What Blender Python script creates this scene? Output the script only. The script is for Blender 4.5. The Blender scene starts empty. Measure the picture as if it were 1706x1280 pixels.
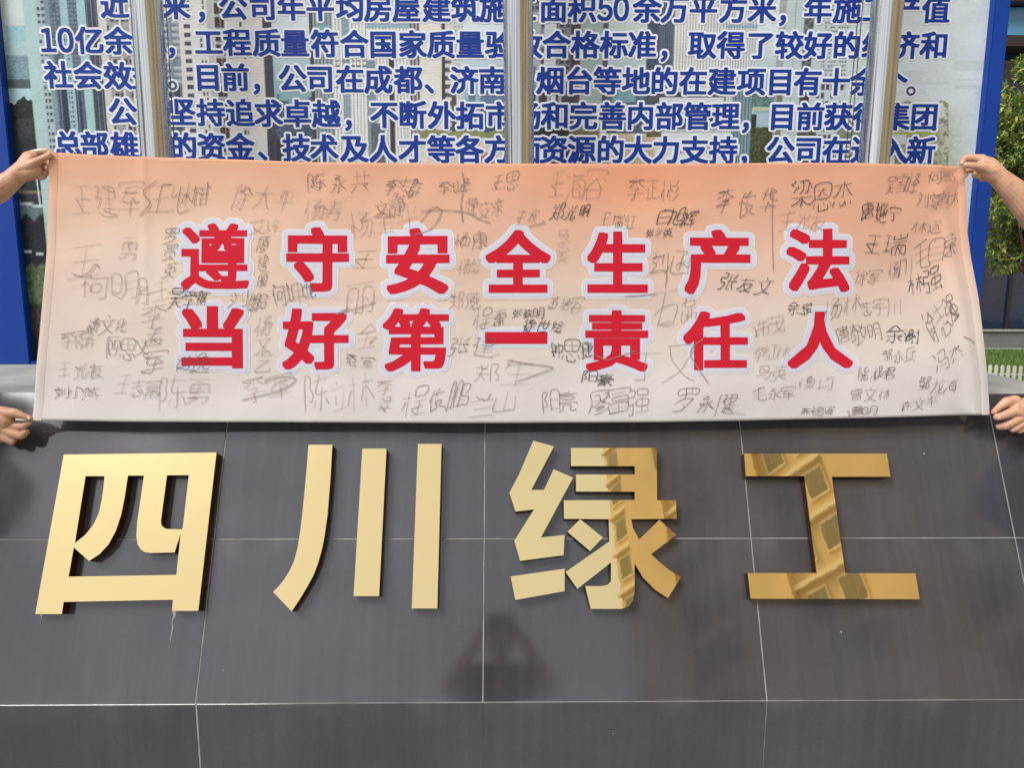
import bpy, bmesh, math, random
import numpy as np
from mathutils import Vector, Matrix
from mathutils.geometry import delaunay_2d_cdt
random.seed(7); rng = np.random.default_rng(7)
sc = bpy.context.scene
COL = sc.collection

# ------------------------------------------------------------------ camera, sky, sun, exposure
F_PX, W_PX, H_PX = 1241.0, 1706.0, 1280.0
PITCH, YAW, ROLL = math.radians(9.0), math.radians(0.9), math.radians(0.22)
cam_data = bpy.data.cameras.new('camera'); cam = bpy.data.objects.new('camera', cam_data); COL.objects.link(cam)
cam_data.sensor_width = 36.0; cam_data.lens = 36.0 * F_PX / W_PX
cam_data.clip_start = 0.03; cam_data.clip_end = 500
EYE = Vector((0, 0, 1.6))
R = Matrix.Rotation(-YAW, 3, 'Z') @ Matrix.Rotation(math.pi / 2 - PITCH, 3, 'X') @ Matrix.Rotation(ROLL, 3, 'Z')
cam.matrix_world = Matrix.Translation(EYE) @ R.to_4x4()
sc.camera = cam

SUN_EL, SUN_AZ = math.radians(48), math.radians(226)       # azimuth: clockwise from +Y, where the light comes from
world = bpy.data.worlds.new('World'); sc.world = world; world.use_nodes = True
nt = world.node_tree; nt.nodes.clear()
sky = nt.nodes.new('ShaderNodeTexSky'); sky.sky_type = 'NISHITA'; sky.sun_disc = False
sky.sun_elevation = SUN_EL; sky.sun_rotation = SUN_AZ; sky.air_density = 1.0; sky.dust_density = 2.2; sky.ozone_density = 1.0
hs = nt.nodes.new('ShaderNodeHueSaturation'); hs.inputs['Saturation'].default_value = 0.30
bg = nt.nodes.new('ShaderNodeBackground'); bg.inputs['Strength'].default_value = 0.12
wo = nt.nodes.new('ShaderNodeOutputWorld')
# thin bright overcast veil over the clear sky
wtc = nt.nodes.new('ShaderNodeTexCoord'); wmp = nt.nodes.new('ShaderNodeMapping'); wmp.inputs['Scale'].default_value = (1, 1, 2.6)
wn = nt.nodes.new('ShaderNodeTexNoise'); wn.inputs['Scale'].default_value = 2.2; wn.inputs['Detail'].default_value = 5; wn.inputs['Roughness'].default_value = .55
wr = nt.nodes.new('ShaderNodeMapRange'); wr.inputs['From Min'].default_value = .35; wr.inputs['From Max'].default_value = .65; wr.inputs['To Min'].default_value = .52; wr.inputs['To Max'].default_value = .80
wm = nt.nodes.new('ShaderNodeMix'); wm.data_type = 'RGBA'; wm.inputs[7].default_value = (6.6, 6.8, 7.0, 1)
nt.links.new(wtc.outputs['Generated'], wmp.inputs['Vector']); nt.links.new(wmp.outputs[0], wn.inputs['Vector']); nt.links.new(wn.outputs['Fac'], wr.inputs['Value']); nt.links.new(wr.outputs[0], wm.inputs[0])
nt.links.new(sky.outputs[0], hs.inputs['Color']); nt.links.new(hs.outputs[0], wm.inputs[6]); nt.links.new(wm.outputs[2], bg.inputs[0]); nt.links.new(bg.outputs[0], wo.inputs[0])
sd = bpy.data.lights.new('sun', 'SUN'); sd.energy = 2.7; sd.angle = math.radians(26); sd.color = (1.0, 0.98, 0.95)
sun = bpy.data.objects.new('sun', sd); COL.objects.link(sun)
sdir = Vector((math.sin(SUN_AZ) * math.cos(SUN_EL), math.cos(SUN_AZ) * math.cos(SUN_EL), math.sin(SUN_EL)))
sun.rotation_euler = sdir.to_track_quat('Z', 'Y').to_euler(); sun.location = (-4, -6, 12)
sc.view_settings.view_transform = 'Standard'; sc.view_settings.look = 'None'
sc.view_settings.gamma = 1.0; sc.view_settings.use_curve_mapping = False
sc.view_settings.exposure = 0.36

# ------------------------------------------------------------------ measuring helpers
def ray(px, py):
    return (R @ Vector(((px - W_PX / 2) / F_PX, -(py - H_PX / 2) / F_PX, -1.0)))
def on_plane(px, py, p0, n):
    d = ray(px, py); t = (Vector(p0) - EYE).dot(n) / d.dot(n)
    return EYE + d * t
def on_y(px, py, Y):
    return on_plane(px, py, (0, Y, 0), Vector((0, 1, 0)))
def on_z(px, py, Z):
    return on_plane(px, py, (0, 0, Z), Vector((0, 0, 1)))
Rn = np.array(R)
def project(P):                                      # world points (n,3) -> photo measure
    q = (np.asarray(P) - np.array(EYE)) @ Rn
    return W_PX / 2 + F_PX * q[:, 0] / -q[:, 2], H_PX / 2 - F_PX * q[:, 1] / -q[:, 2]

# ------------------------------------------------------------------ materials
def lin(c):
    c = np.asarray(c, float) / 255.0
    return np.where(c <= 0.04045, c / 12.92, ((c + 0.055) / 1.055) ** 2.4)
def new_mat(name):
    m = bpy.data.materials.new(name); m.use_nodes = True
    return m, m.node_tree, m.node_tree.nodes['Principled BSDF']
def mat(name, rgb, rough=0.6, metal=0.0, noise=None, bump=None, srgb=True, spec=None, rough_noise=None, **kw):
    """noise=(scale, amount) colour variation; bump=(scale, strength)"""
    m, t, b = new_mat(name)
    col = tuple(lin(rgb)) if srgb else tuple(rgb)
    b.inputs['Base Color'].default_value = (*col, 1); b.inputs['Roughness'].default_value = rough; b.inputs['Metallic'].default_value = metal
    if spec is not None: b.inputs['Specular IOR Level'].default_value = spec
    tc = t.nodes.new('ShaderNodeTexCoord')
    if noise:
        n = t.nodes.new('ShaderNodeTexNoise'); n.inputs['Scale'].default_value = noise[0]; n.inputs['Detail'].default_value = 6
        t.links.new(tc.outputs['Object'], n.inputs['Vector'])
        r = t.nodes.new('ShaderNodeMapRange'); r.inputs['To Min'].default_value = 1 - noise[1]; r.inputs['To Max'].default_value = 1 + noise[1]
        r.inputs['From Min'].default_value = 0.3; r.inputs['From Max'].default_value = 0.7
        t.links.new(n.outputs['Fac'], r.inputs['Value'])
        mx = t.nodes.new('ShaderNodeVectorMath'); mx.operation = 'SCALE'; mx.inputs[0].default_value = col
        t.links.new(r.outputs[0], mx.inputs['Scale']); t.links.new(mx.outputs[0], b.inputs['Base Color'])
    if rough_noise:
        n = t.nodes.new('ShaderNodeTexNoise'); n.inputs['Scale'].default_value = rough_noise[0]; n.inputs['Detail'].default_value = 5
        t.links.new(tc.outputs['Object'], n.inputs['Vector'])
        r = t.nodes.new('ShaderNodeMapRange'); r.inputs['From Min'].default_value = 0.3; r.inputs['From Max'].default_value = 0.7
        r.inputs['To Min'].default_value = rough; r.inputs['To Max'].default_value = rough + rough_noise[1]
        t.links.new(n.outputs['Fac'], r.inputs['Value']); t.links.new(r.outputs[0], b.inputs['Roughness'])
    if bump:
        n = t.nodes.new('ShaderNodeTexNoise'); n.inputs['Scale'].default_value = bump[0]; n.inputs['Detail'].default_value = 4
        t.links.new(tc.outputs['Object'], n.inputs['Vector'])
        bp = t.nodes.new('ShaderNodeBump'); bp.inputs['Strength'].default_value = bump[1]; bp.inputs['Distance'].default_value = bump[2] if len(bump) > 2 else 0.01
        t.links.new(n.outputs['Fac'], bp.inputs['Height']); t.links.new(bp.outputs[0], b.inputs['Normal'])
    return m

# polished dark granite: speckle, dust haze, faint streaks
def granite(name, rgb, rough):
    m, t, b = new_mat(name); L = t.links.new
    tc = t.nodes.new('ShaderNodeTexCoord')
    geo = t.nodes.new('ShaderNodeNewGeometry'); oi = t.nodes.new('ShaderNodeObjectInfo')
    n1 = t.nodes.new('ShaderNodeTexNoise'); n1.inputs['Scale'].default_value = 420; n1.inputs['Detail'].default_value = 3; L(tc.outputs['Object'], n1.inputs['Vector'])
    n2 = t.nodes.new('ShaderNodeTexNoise'); n2.inputs['Scale'].default_value = 2.6; n2.inputs['Detail'].default_value = 7; L(geo.outputs['Position'], n2.inputs['Vector'])
    mp = t.nodes.new('ShaderNodeMapping'); mp.inputs['Scale'].default_value = (38, 2.5, 1.2); L(geo.outputs['Position'], mp.inputs['Vector'])
    n3 = t.nodes.new('ShaderNodeTexNoise'); n3.inputs['Scale'].default_value = 1.0; n3.inputs['Detail'].default_value = 5; L(mp.outputs[0], n3.inputs['Vector'])
    def mr(src, a, b_, c, d):
        r = t.nodes.new('ShaderNodeMapRange'); r.inputs['From Min'].default_value = a; r.inputs['From Max'].default_value = b_
        r.inputs['To Min'].default_value = c; r.inputs['To Max'].default_value = d; L(src, r.inputs['Value']); return r.outputs[0]
    def mul(x, y):
        q = t.nodes.new('ShaderNodeMath'); q.operation = 'MULTIPLY'; L(x, q.inputs[0]); L(y, q.inputs[1]); return q.outputs[0]
    f = mul(mul(mr(n1.outputs['Fac'], .25, .75, .8, 1.2), mr(n2.outputs['Fac'], .3, .7, .82, 1.22)), mul(mr(n3.outputs['Fac'], .35, .75, .95, 1.12), mr(oi.outputs['Random'], 0, 1, .93, 1.07)))
    v = t.nodes.new('ShaderNodeVectorMath'); v.operation = 'SCALE'; v.inputs[0].default_value = tuple(lin(rgb)); L(f, v.inputs['Scale'])
    # small white paint drops and water spots
    vo = t.nodes.new('ShaderNodeTexVoronoi'); vo.inputs['Scale'].default_value = 9; L(geo.outputs['Position'], vo.inputs['Vector'])
    dr = mr(vo.outputs['Distance'], 0.018, 0.026, 1, 0)
    sel = t.nodes.new('ShaderNodeMath'); sel.operation = 'GREATER_THAN'; sel.inputs[1].default_value = 0.80
    sx = t.nodes.new('ShaderNodeSeparateColor'); L(vo.outputs['Color'], sx.inputs[0]); L(sx.outputs[0], sel.inputs[0])
    dm = mul(dr, sel.outputs[0])
    mix = t.nodes.new('ShaderNodeMix'); mix.data_type = 'RGBA'; L(dm, mix.inputs[0]); L(v.outputs[0], mix.inputs[6]); mix.inputs[7].default_value = (.35, .35, .34, 1)
    # lime dust that has run down from the two long joints
    sp = t.nodes.new('ShaderNodeSeparateXYZ'); L(geo.outputs['Position'], sp.inputs[0]); dust = None
    mp2 = t.nodes.new('ShaderNodeMapping'); mp2.inputs['Scale'].default_value = (7, 1, 5); L(geo.outputs['Position'], mp2.inputs['Vector'])
    n5 = t.nodes.new('ShaderNodeTexNoise'); n5.inputs['Scale'].default_value = 1.0; n5.inputs['Detail'].default_value = 6; L(mp2.outputs[0], n5.inputs['Vector'])
    for zj in (.780, .388):
        for dz, amp in ((-.07, .13), (.014, .22)):
            q = mul(mr(sp.outputs[2], zj + dz, zj, 0, 1), mr(n5.outputs['Fac'], .46, .8, 0, amp))
            c2 = t.nodes.new('ShaderNodeMath'); c2.operation = 'LESS_THAN' if dz < 0 else 'GREATER_THAN'; c2.inputs[1].default_value = zj + .0005; L(sp.outputs[2], c2.inputs[0]); q = mul(q, c2.outputs[0])
            if dust is None: dust = q
            else: ad = t.nodes.new('ShaderNodeMath'); ad.operation = 'ADD'; L(dust, ad.inputs[0]); L(q, ad.inputs[1]); dust = ad.outputs[0]
    mix2 = t.nodes.new('ShaderNodeMix'); mix2.data_type = 'RGBA'; L(dust, mix2.inputs[0]); L(mix.outputs[2], mix2.inputs[6]); mix2.inputs[7].default_value = (.34, .34, .32, 1)
    L(mix2.outputs[2], b.inputs['Base Color'])
    L(mr(n2.outputs['Fac'], .3, .7, rough, rough + .12), b.inputs['Roughness'])
    b.inputs['IOR'].default_value = 1.72
    bp = t.nodes.new('ShaderNodeBump'); bp.inputs['Strength'].default_value = .08; bp.inputs['Distance'].default_value = .002
    n4 = t.nodes.new('ShaderNodeTexNoise'); n4.inputs['Scale'].default_value = 7; L(geo.outputs['Position'], n4.inputs['Vector']); L(n4.outputs['Fac'], bp.inputs['Height']); L(bp.outputs[0], b.inputs['Normal'])
    return m
def attr_mat(name, rough, scale=1.0, bump=None, transl=0.0):
    m, t, b = new_mat(name)
    a = t.nodes.new('ShaderNodeAttribute'); a.attribute_name = 'print'
    t.links.new(a.outputs['Color'], b.inputs['Base Color']); b.inputs['Roughness'].default_value = rough; b.inputs['Specular IOR Level'].default_value = .22
    if bump:
        tc = t.nodes.new('ShaderNodeTexCoord')
        n = t.nodes.new('ShaderNodeTexNoise'); n.inputs['Scale'].default_value = bump[0]; t.links.new(tc.outputs['Object'], n.inputs['Vector'])
        bp = t.nodes.new('ShaderNodeBump'); bp.inputs['Strength'].default_value = bump[1]; bp.inputs['Distance'].default_value = bump[2]
        t.links.new(n.outputs['Fac'], bp.inputs['Height']); t.links.new(bp.outputs[0], b.inputs['Normal'])
    return m

def gold_mat():
    m, t, b = new_mat('gold_sheet'); L = t.links.new
    geo = t.nodes.new('ShaderNodeNewGeometry')
    b.inputs['Base Color'].default_value = (0.82, 0.64, 0.315, 1); b.inputs['Metallic'].default_value = 1.0; b.inputs['Roughness'].default_value = 0.02
    n = t.nodes.new('ShaderNodeTexNoise'); n.inputs['Scale'].default_value = 6; n.inputs['Detail'].default_value = 3; L(geo.outputs['Position'], n.inputs['Vector'])
    n2 = t.nodes.new('ShaderNodeTexNoise'); n2.inputs['Scale'].default_value = 38; n2.inputs['Detail'].default_value = 2; L(geo.outputs['Position'], n2.inputs['Vector'])
    b1 = t.nodes.new('ShaderNodeBump'); b1.inputs['Strength'].default_value = .012; b1.inputs['Distance'].default_value = .004; L(n.outputs['Fac'], b1.inputs['Height'])
    b2 = t.nodes.new('ShaderNodeBump'); b2.inputs['Strength'].default_value = .012; b2.inputs['Distance'].default_value = .0015; L(n2.outputs['Fac'], b2.inputs['Height']); L(b1.outputs[0], b2.inputs['Normal'])
    L(b2.outputs[0], b.inputs['Normal'])
    return m

M = dict(
    granite=granite('dark_granite', (60, 59, 65), .05),
    cap=mat('pale_stone_cap', (158, 157, 152), .55, noise=(9, .14), bump=(60, .2, .002)),
    grout=mat('pale_grout', (142, 141, 137), .9, noise=(14, .35)),
    core=mat('mortar_core', (120, 118, 112), .95),
    gold=gold_mat(),
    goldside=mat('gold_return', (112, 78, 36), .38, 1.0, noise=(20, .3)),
    steel=None,
    steeldark=mat('dull_steel', (110, 112, 112), .4, 1.0),
    rope=mat('dark_rope', (52, 52, 58), .8),
    blue=mat('blue_enamel', (6, 56, 142), .42, noise=(3, .08), spec=.3),
    textblue=mat('print_blue', (20, 52, 138), .6, spec=.25),
    halo=mat('print_halo', (212, 219, 230), .6, spec=.25),
    ringink=mat('print_grey', (60, 66, 92), .5),
    red=mat('print_red', (184, 24, 44), .8, spec=.2),
    rhalo=mat('print_lavender', (188, 188, 202), .65),
    rhalo2=mat('print_pale_edge', (200, 195, 198), .65),
    hem=attr_mat('cloth_hem', .8, bump=(600, .1, .001)),
    cloth=attr_mat('cloth_print', .8, bump=(11, .45, .006)),
    poster=attr_mat('board_print', .42),
    ink1=mat('faint_ink', (142, 120, 110), .9),
    ink2=mat('grey_ink', (98, 84, 80), .9),
    ink3=mat('black_ink', (58, 52, 54), .9),
    grass=mat('grass_blade', (88, 116, 48), .7, noise=(3, .3)),
    lawn=mat('lawn_soil', (70, 92, 42), .9, noise=(8, .3)),
    paving=mat('paving', (148, 146, 140), .85, noise=(1.5, .15), bump=(30, .3, .004)),
    white=mat('white_plastic', (226, 222, 210), .5),
    bark=mat('bark', (84, 68, 52), .9, noise=(12, .25), bump=(30, .6, .01)),
    leaf=None,
    glassdark=mat('dark_blue_glass', (22, 38, 66), .06, 0.0, noise=(.6, .35), spec=.9, bump=(1.6, .25, .02)),
    glasssky=mat('painted_sky_glass', (92, 150, 190), .12, 0.0, noise=(.5, .1)),  # upper panes: sky reflection painted in as a paler blue base colour
    mullion=mat('dark_mullion', (36, 38, 44), .4),
    soffit=mat('brown_soffit', (44, 36, 34), .6),
    plinthband=mat('grey_granite_band', (106, 108, 108), .5, noise=(4, .12)),
    facade=mat('tan_facade', (222, 197, 156), .8, noise=(.4, .1)),
    facadewin=mat('facade_window', (150, 140, 112), .15, noise=(.5, .3)),
    facadetrim=mat('facade_trim', (238, 224, 194), .7),
    shirt=mat('navy_cotton', (34, 40, 58), .85, noise=(30, .12)),
    shirt2=mat('grey_cotton', (86, 88, 92), .85, noise=(30, .12)),
    trousers=mat('dark_trousers', (34, 33, 36), .9),
    hair=mat('black_hair', (20, 17, 16), .6),
    shoe=mat('black_leather', (22, 20, 20), .4),
    phone=mat('black_phone', (14, 14, 16), .15),
    eye=mat('dark_eye', (24, 18, 16), .3),
    nail=mat('fingernail', (226, 184, 162), .35),
)
def skin_mat():
    m = mat('skin', (190, 148, 120), .5, noise=(28, .13), bump=(210, .4, .0012))
    t = m.node_tree; n = t.nodes.new('ShaderNodeTexNoise'); n.inputs['Scale'].default_value = 46; n.inputs['Detail'].default_value = 3; g_ = t.nodes.new('ShaderNodeNewGeometry'); t.links.new(g_.outputs['Position'], n.inputs['Vector'])
    r_ = t.nodes.new('ShaderNodeMapRange'); r_.inputs['From Min'].default_value = .48; r_.inputs['From Max'].default_value = .72; r_.inputs['To Max'].default_value = .55; t.links.new(n.outputs['Fac'], r_.inputs['Value'])
    bs = t.nodes['Principled BSDF']; src = bs.inputs['Base Color'].links[0].from_socket; mx = t.nodes.new('ShaderNodeMix'); mx.data_type = 'RGBA'; t.links.new(r_.outputs[0], mx.inputs[0]); t.links.new(src, mx.inputs[6]); mx.inputs[7].default_value = (*lin((172, 106, 86)), 1); t.links.new(mx.outputs[2], bs.inputs['Base Color'])
    b = m.node_tree.nodes['Principled BSDF']
    b.inputs['Subsurface Weight'].default_value = .12; b.inputs['Subsurface Radius'].default_value = (.01, .004, .002); b.inputs['Subsurface Scale'].default_value = .6
    return m
M['skin'] = skin_mat()
def leaf_mat():
    m, t, b = new_mat('leaf'); L = t.links.new
    g = t.nodes.new('ShaderNodeNewGeometry'); r = t.nodes.new('ShaderNodeValToRGB')
    r.color_ramp.elements[0].color = (*lin((66, 92, 42)), 1); r.color_ramp.elements[1].color = (*lin((190, 192, 98)), 1)
    e = r.color_ramp.elements.new(.55); e.color = (*lin((116, 136, 62)), 1)
    L(g.outputs['Random Per Island'], r.inputs[0]); L(r.outputs[0], b.inputs['Base Color']); b.inputs['Roughness'].default_value = .42
    b.inputs['Transmission Weight'].default_value = 0
    tr = t.nodes.new('ShaderNodeBsdfTranslucent'); L(r.outputs[0], tr.inputs[0]); mx = t.nodes.new('ShaderNodeMixShader'); mx.inputs[0].default_value = .25
    out = t.nodes['Material Output']; L(b.outputs[0], mx.inputs[1]); L(tr.outputs[0], mx.inputs[2]); L(mx.outputs[0], out.inputs[0])
    return m
M['leaf'] = leaf_mat()
def steel_mat():
    m, t, b = new_mat('brushed_stainless'); L = t.links.new
    b.inputs['Base Color'].default_value = (.56, .565, .57, 1); b.inputs['Metallic'].default_value = 1; b.inputs['Roughness'].default_value = .12
    g = t.nodes.new('ShaderNodeNewGeometry'); mp = t.nodes.new('ShaderNodeMapping'); mp.inputs['Scale'].default_value = (150, 150, .35); L(g.outputs['Position'], mp.inputs['Vector'])
    n = t.nodes.new('ShaderNodeTexNoise'); n.inputs['Scale'].default_value = 1; n.inputs['Detail'].default_value = 4; L(mp.outputs[0], n.inputs['Vector'])
    bp = t.nodes.new('ShaderNodeBump'); bp.inputs['Strength'].default_value = .5; bp.inputs['Distance'].default_value = .0012; L(n.outputs['Fac'], bp.inputs['Height']); L(bp.outputs[0], b.inputs['Normal'])
    r = t.nodes.new('ShaderNodeMapRange'); r.inputs['From Min'].default_value = .35; r.inputs['From Max'].default_value = .65; r.inputs['To Min'].default_value = .72; r.inputs['To Max'].default_value = 1.2; L(n.outputs['Fac'], r.inputs['Value'])
    v = t.nodes.new('ShaderNodeVectorMath'); v.operation = 'SCALE'; v.inputs[0].default_value = (.55, .56, .565); L(r.outputs[0], v.inputs['Scale']); L(v.outputs[0], b.inputs['Base Color'])
    return m
M['steel'] = steel_mat()

# ------------------------------------------------------------------ object helpers
def fill(loops):
    """triangles of outlines with holes (even-odd); returns points, triangles"""
    flat = [Vector((p[0], p[1])) for l in loops for p in l]; ed = []; k = 0
    for l in loops: ed += [(k + i, k + (i + 1) % len(l)) for i in range(len(l))]; k += len(l)
    vs, _, fs, _, _, _ = delaunay_2d_cdt(flat, ed, [], 0, 1e-5)
    A = np.array([(v.x, v.y) for v in vs]); T = np.array([tuple(f) for f in fs if len(f) == 3]); c = A[T].mean(1); ins = np.zeros(len(T), bool)
    for l in loops:
        q = np.array([(p[0], p[1]) for p in l], float); r = np.roll(q, -1, 0)
        for (ax, ay), (bx, by) in zip(q, r):
            if ay != by: m = ((ay > c[:, 1]) != (by > c[:, 1])); ins ^= m & (c[:, 0] < ax + (c[:, 1] - ay) / (by - ay) * (bx - ax))
    return [(v.x, v.y) for v in vs], [tuple(int(i) for i in t) for t in T[ins]]
def tag(o, label=None, cat=None, group=None, kind=None):
    if label: o['label'] = label
    if cat: o['category'] = cat
    if group: o['group'] = group
    if kind: o['kind'] = kind
    return o
def mesh_obj(name, verts, faces, material, parent=None, smooth=False, mats=None, fmat=None):
    me = bpy.data.meshes.new(name); me.from_pydata([tuple(v) for v in verts], [], [tuple(f) for f in faces])
    for m in (mats or [material]): me.materials.append(m)
    if fmat is not None: me.polygons.foreach_set('material_index', fmat)
    if smooth: me.polygons.foreach_set('use_smooth', [True] * len(me.polygons))
    me.update()
    return link(name, me, parent)
def link(name, me, parent=None):
    o = bpy.data.objects.new(name, me); COL.objects.link(o)
    if parent is not None:
        o.parent = parent
        o.matrix_parent_inverse = parent.matrix_world.inverted()
    return o
def empty(name, loc, label, cat, group=None):
    o = bpy.data.objects.new(name, None); o.location = loc; o.empty_display_size = .1; COL.objects.link(o)
    o.matrix_world = Matrix.Translation(Vector(loc))
    return tag(o, label, cat, group)
def bm_obj(name, bm, material, parent=None, smooth=False):
    bmesh.ops.recalc_face_normals(bm, faces=bm.faces)
    me = bpy.data.meshes.new(name); bm.to_mesh(me); bm.free(); me.materials.append(material)
    if smooth: me.polygons.foreach_set('use_smooth', [True] * len(me.polygons))
    return link(name, me, parent)
def add_box(bm, x0, x1, y0, y1, z0, z1):
    v = [bm.verts.new(p) for p in ((x0, y0, z0), (x1, y0, z0), (x1, y1, z0), (x0, y1, z0), (x0, y0, z1), (x1, y0, z1), (x1, y1, z1), (x0, y1, z1))]
    for f in ((3, 2, 1, 0), (4, 5, 6, 7), (0, 1, 5, 4), (1, 2, 6, 5), (2, 3, 7, 6), (3, 0, 4, 7)): bm.faces.new([v[i] for i in f])
def box_obj(name, dims, material, parent=None, bevel=0.0):
    bm = bmesh.new(); add_box(bm, *dims)
    if bevel: bmesh.ops.bevel(bm, geom=bm.edges[:], offset=bevel, segments=2, affect='EDGES')
    return bm_obj(name, bm, material, parent)
def tube(bm, pts, radii, seg=12, cap=True):
    pts = [Vector(p) for p in pts]; rings = []
    for i, p in enumerate(pts):
        d = (pts[min(i + 1, len(pts) - 1)] - pts[max(i - 1, 0)]).normalized()
        a = d.cross(Vector((0, 0, 1)) if abs(d.z) < .9 else Vector((1, 0, 0))).normalized(); b = d.cross(a)
        r = radii[i] if hasattr(radii, '__len__') else radii
        rings.append([bm.verts.new(p + (a * math.cos(2 * math.pi * k / seg) + b * math.sin(2 * math.pi * k / seg)) * r) for k in range(seg)])
    for i in range(len(rings) - 1):
        for k in range(seg): bm.faces.new((rings[i][k], rings[i][(k + 1) % seg], rings[i + 1][(k + 1) % seg], rings[i + 1][k]))
    if cap: bm.faces.new(rings[0][::-1]); bm.faces.new(rings[-1])
def prism(verts2, h_bottom, h_top, place, holes=()):
    """outline (list of 2D) + holes extruded; place(x, y, h) -> world. returns verts, faces, material index (0 face, 1 side)"""
    loops = [list(verts2)] + [list(h) for h in holes]
    pts, Fc = fill(loops); V = [place(x, y, h_top) for x, y in pts]; mi = [0] * len(Fc)
    for l in loops:
        n = len(l); k = len(V); V += [place(x, y, h_top) for x, y in l] + [place(x, y, h_bottom) for x, y in l]
        for i in range(n): Fc.append((k + i, k + (i + 1) % n, k + (i + 1) % n + n, k + i + n)); mi.append(1)
    return V, Fc, mi
def fix_normals(o):
    bm = bmesh.new(); bm.from_mesh(o.data); bmesh.ops.remove_doubles(bm, verts=bm.verts, dist=1e-6); bmesh.ops.recalc_face_normals(bm, faces=bm.faces); bm.to_mesh(o.data); bm.free()

# ------------------------------------------------------------------ glyph outlines and pen strokes (drawn as point lists)
# Characters come from Blender's own built-in font: each outline is filled onto a small grid, thickened,
# and traced back to outlines (print) or thinned to centre lines (handwriting).
PADF = 40 / 256.0
def font_loops(ch):
    c = bpy.data.curves.new('letter', 'FONT'); c.body = ch; c.size = 1; c.resolution_u = 3; c.fill_mode = 'NONE'
    o = bpy.data.objects.new('letter', c); COL.objects.link(o); dg = bpy.context.evaluated_depsgraph_get(); me = o.evaluated_get(dg).to_mesh()
    v = [(p.co.x, p.co.y) for p in me.vertices]; adj = {}
    for e in me.edges:
        a, b_ = e.vertices; adj.setdefault(a, []).append(b_); adj.setdefault(b_, []).append(a)
    seen = set(); out = []
    for s0 in adj:
        if s0 in seen: continue
        lp = [s0]; seen.add(s0); cur = s0
        while True:
            nx = [n for n in adj[cur] if n not in seen]
            if not nx: break
            cur = nx[0]; seen.add(cur); lp.append(cur)
        out.append([v[i] for i in lp])
    bpy.data.objects.remove(o); bpy.data.curves.remove(c); return out
def fill_grid(lps, N):
    pad = int(round(N * PADF)); S = N + 2 * pad; ys = (np.arange(S) + .5 - pad) / N - .12; xs = (np.arange(S) + .5 - pad) / N; Wn = np.zeros((S, S), int)
    for l in lps:
        for i in range(len(l)):
            (ax, ay), (bx, by) = l[i], l[(i + 1) % len(l)]
            if ay == by: continue
            d = 1 if by > ay else -1; lo, hi = min(ay, by), max(ay, by)
            for r in np.where((ys >= lo) & (ys < hi))[0]: Wn[r, np.searchsorted(xs, ax + (ys[r] - ay) / (by - ay) * (bx - ax)):] += d
    return Wn != 0
def thick_square(m, a, b_):
    o = m.copy()
    for k in range(1, int(a) + 1): o[:, k:] |= m[:, :-k]; o[:, :-k] |= m[:, k:]
    p = o.copy()
    for k in range(1, int(b_) + 1): p[k:] |= o[:-k]; p[:-k] |= o[k:]
    return p
def thick_round(m, r):
    o = m.copy(); S = m.shape[0]
    for dy in range(-int(r), int(r) + 1):
        dx = int((r * r - dy * dy) ** .5); row = np.zeros_like(m)
        if dy >= 0: row[dy:] = m[:S - dy]
        else: row[:dy] = m[-dy:]
        cs = np.cumsum(row, axis=1); pad = np.pad(cs, ((0, 0), (dx + 1, dx)), mode='edge'); pad[:, :dx + 1] = 0; o |= (pad[:, 2 * dx + 1:] - pad[:, :S]) > 0
    return o
def simplify(P, tol):
    P = np.asarray(P)
    if len(P) < 3: return [tuple(p) for p in P]
    a, b_ = P[0], P[-1]; d = b_ - a; L = math.hypot(*d)
    dist = np.hypot(*(P - a).T) if L == 0 else abs(d[0] * (P[:, 1] - a[1]) - d[1] * (P[:, 0] - a[0])) / L
    i = int(np.argmax(dist))
    if dist[i] > tol: return simplify(P[:i + 1], tol)[:-1] + simplify(P[i:], tol)
    return [tuple(a), tuple(b_)]
def outlines(m, tol, u):
    """traced outlines of a filled grid; u = grid cells per unit of 1/256 em; result in those units"""
    Mq = np.pad(m, 1); nxt = {}
    for y, x in np.argwhere(Mq & ~np.roll(Mq, 1, 0)): nxt.setdefault((x, y), []).append((x + 1, y))
    for y, x in np.argwhere(Mq & ~np.roll(Mq, -1, 1)): nxt.setdefault((x + 1, y), []).append((x + 1, y + 1))
    for y, x in np.argwhere(Mq & ~np.roll(Mq, -1, 0)): nxt.setdefault((x + 1, y + 1), []).append((x, y + 1))
    for y, x in np.argwhere(Mq & ~np.roll(Mq, 1, 1)): nxt.setdefault((x, y + 1), []).append((x, y))
    res = []
    while nxt:
        s0 = next(iter(nxt)); lp = [s0]; cur = s0; prev = None
        while True:
            c = nxt[cur]
            if len(c) > 1 and prev is not None:
                d = (cur[0] - prev[0], cur[1] - prev[1]); c.sort(key=lambda q: -((q[1] - cur[1]) * d[0] - (q[0] - cur[0]) * d[1]))
            n = c.pop(0)
            if not c: del nxt[cur]
            prev = cur; cur = n
            if cur == s0: break
            lp.append(cur)
        P = np.array(lp, float) - 1; P = (P + np.roll(P, -1, 0)) / 2 / u
        if len(P) < 24 * u: continue
        if 0.5 * abs(np.sum(P[:, 0] * np.roll(P[:, 1], -1) - P[:, 1] * np.roll(P[:, 0], -1))) < 50: continue
        i1 = int(np.argmax(((P - P[0]) ** 2).sum(1))); q = simplify(P[:i1 + 1], tol)[:-1] + simplify(np.vstack([P[i1:], P[:1]]), tol)[:-1]
        if len(q) >= 3: res.append(q)
    return res
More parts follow.
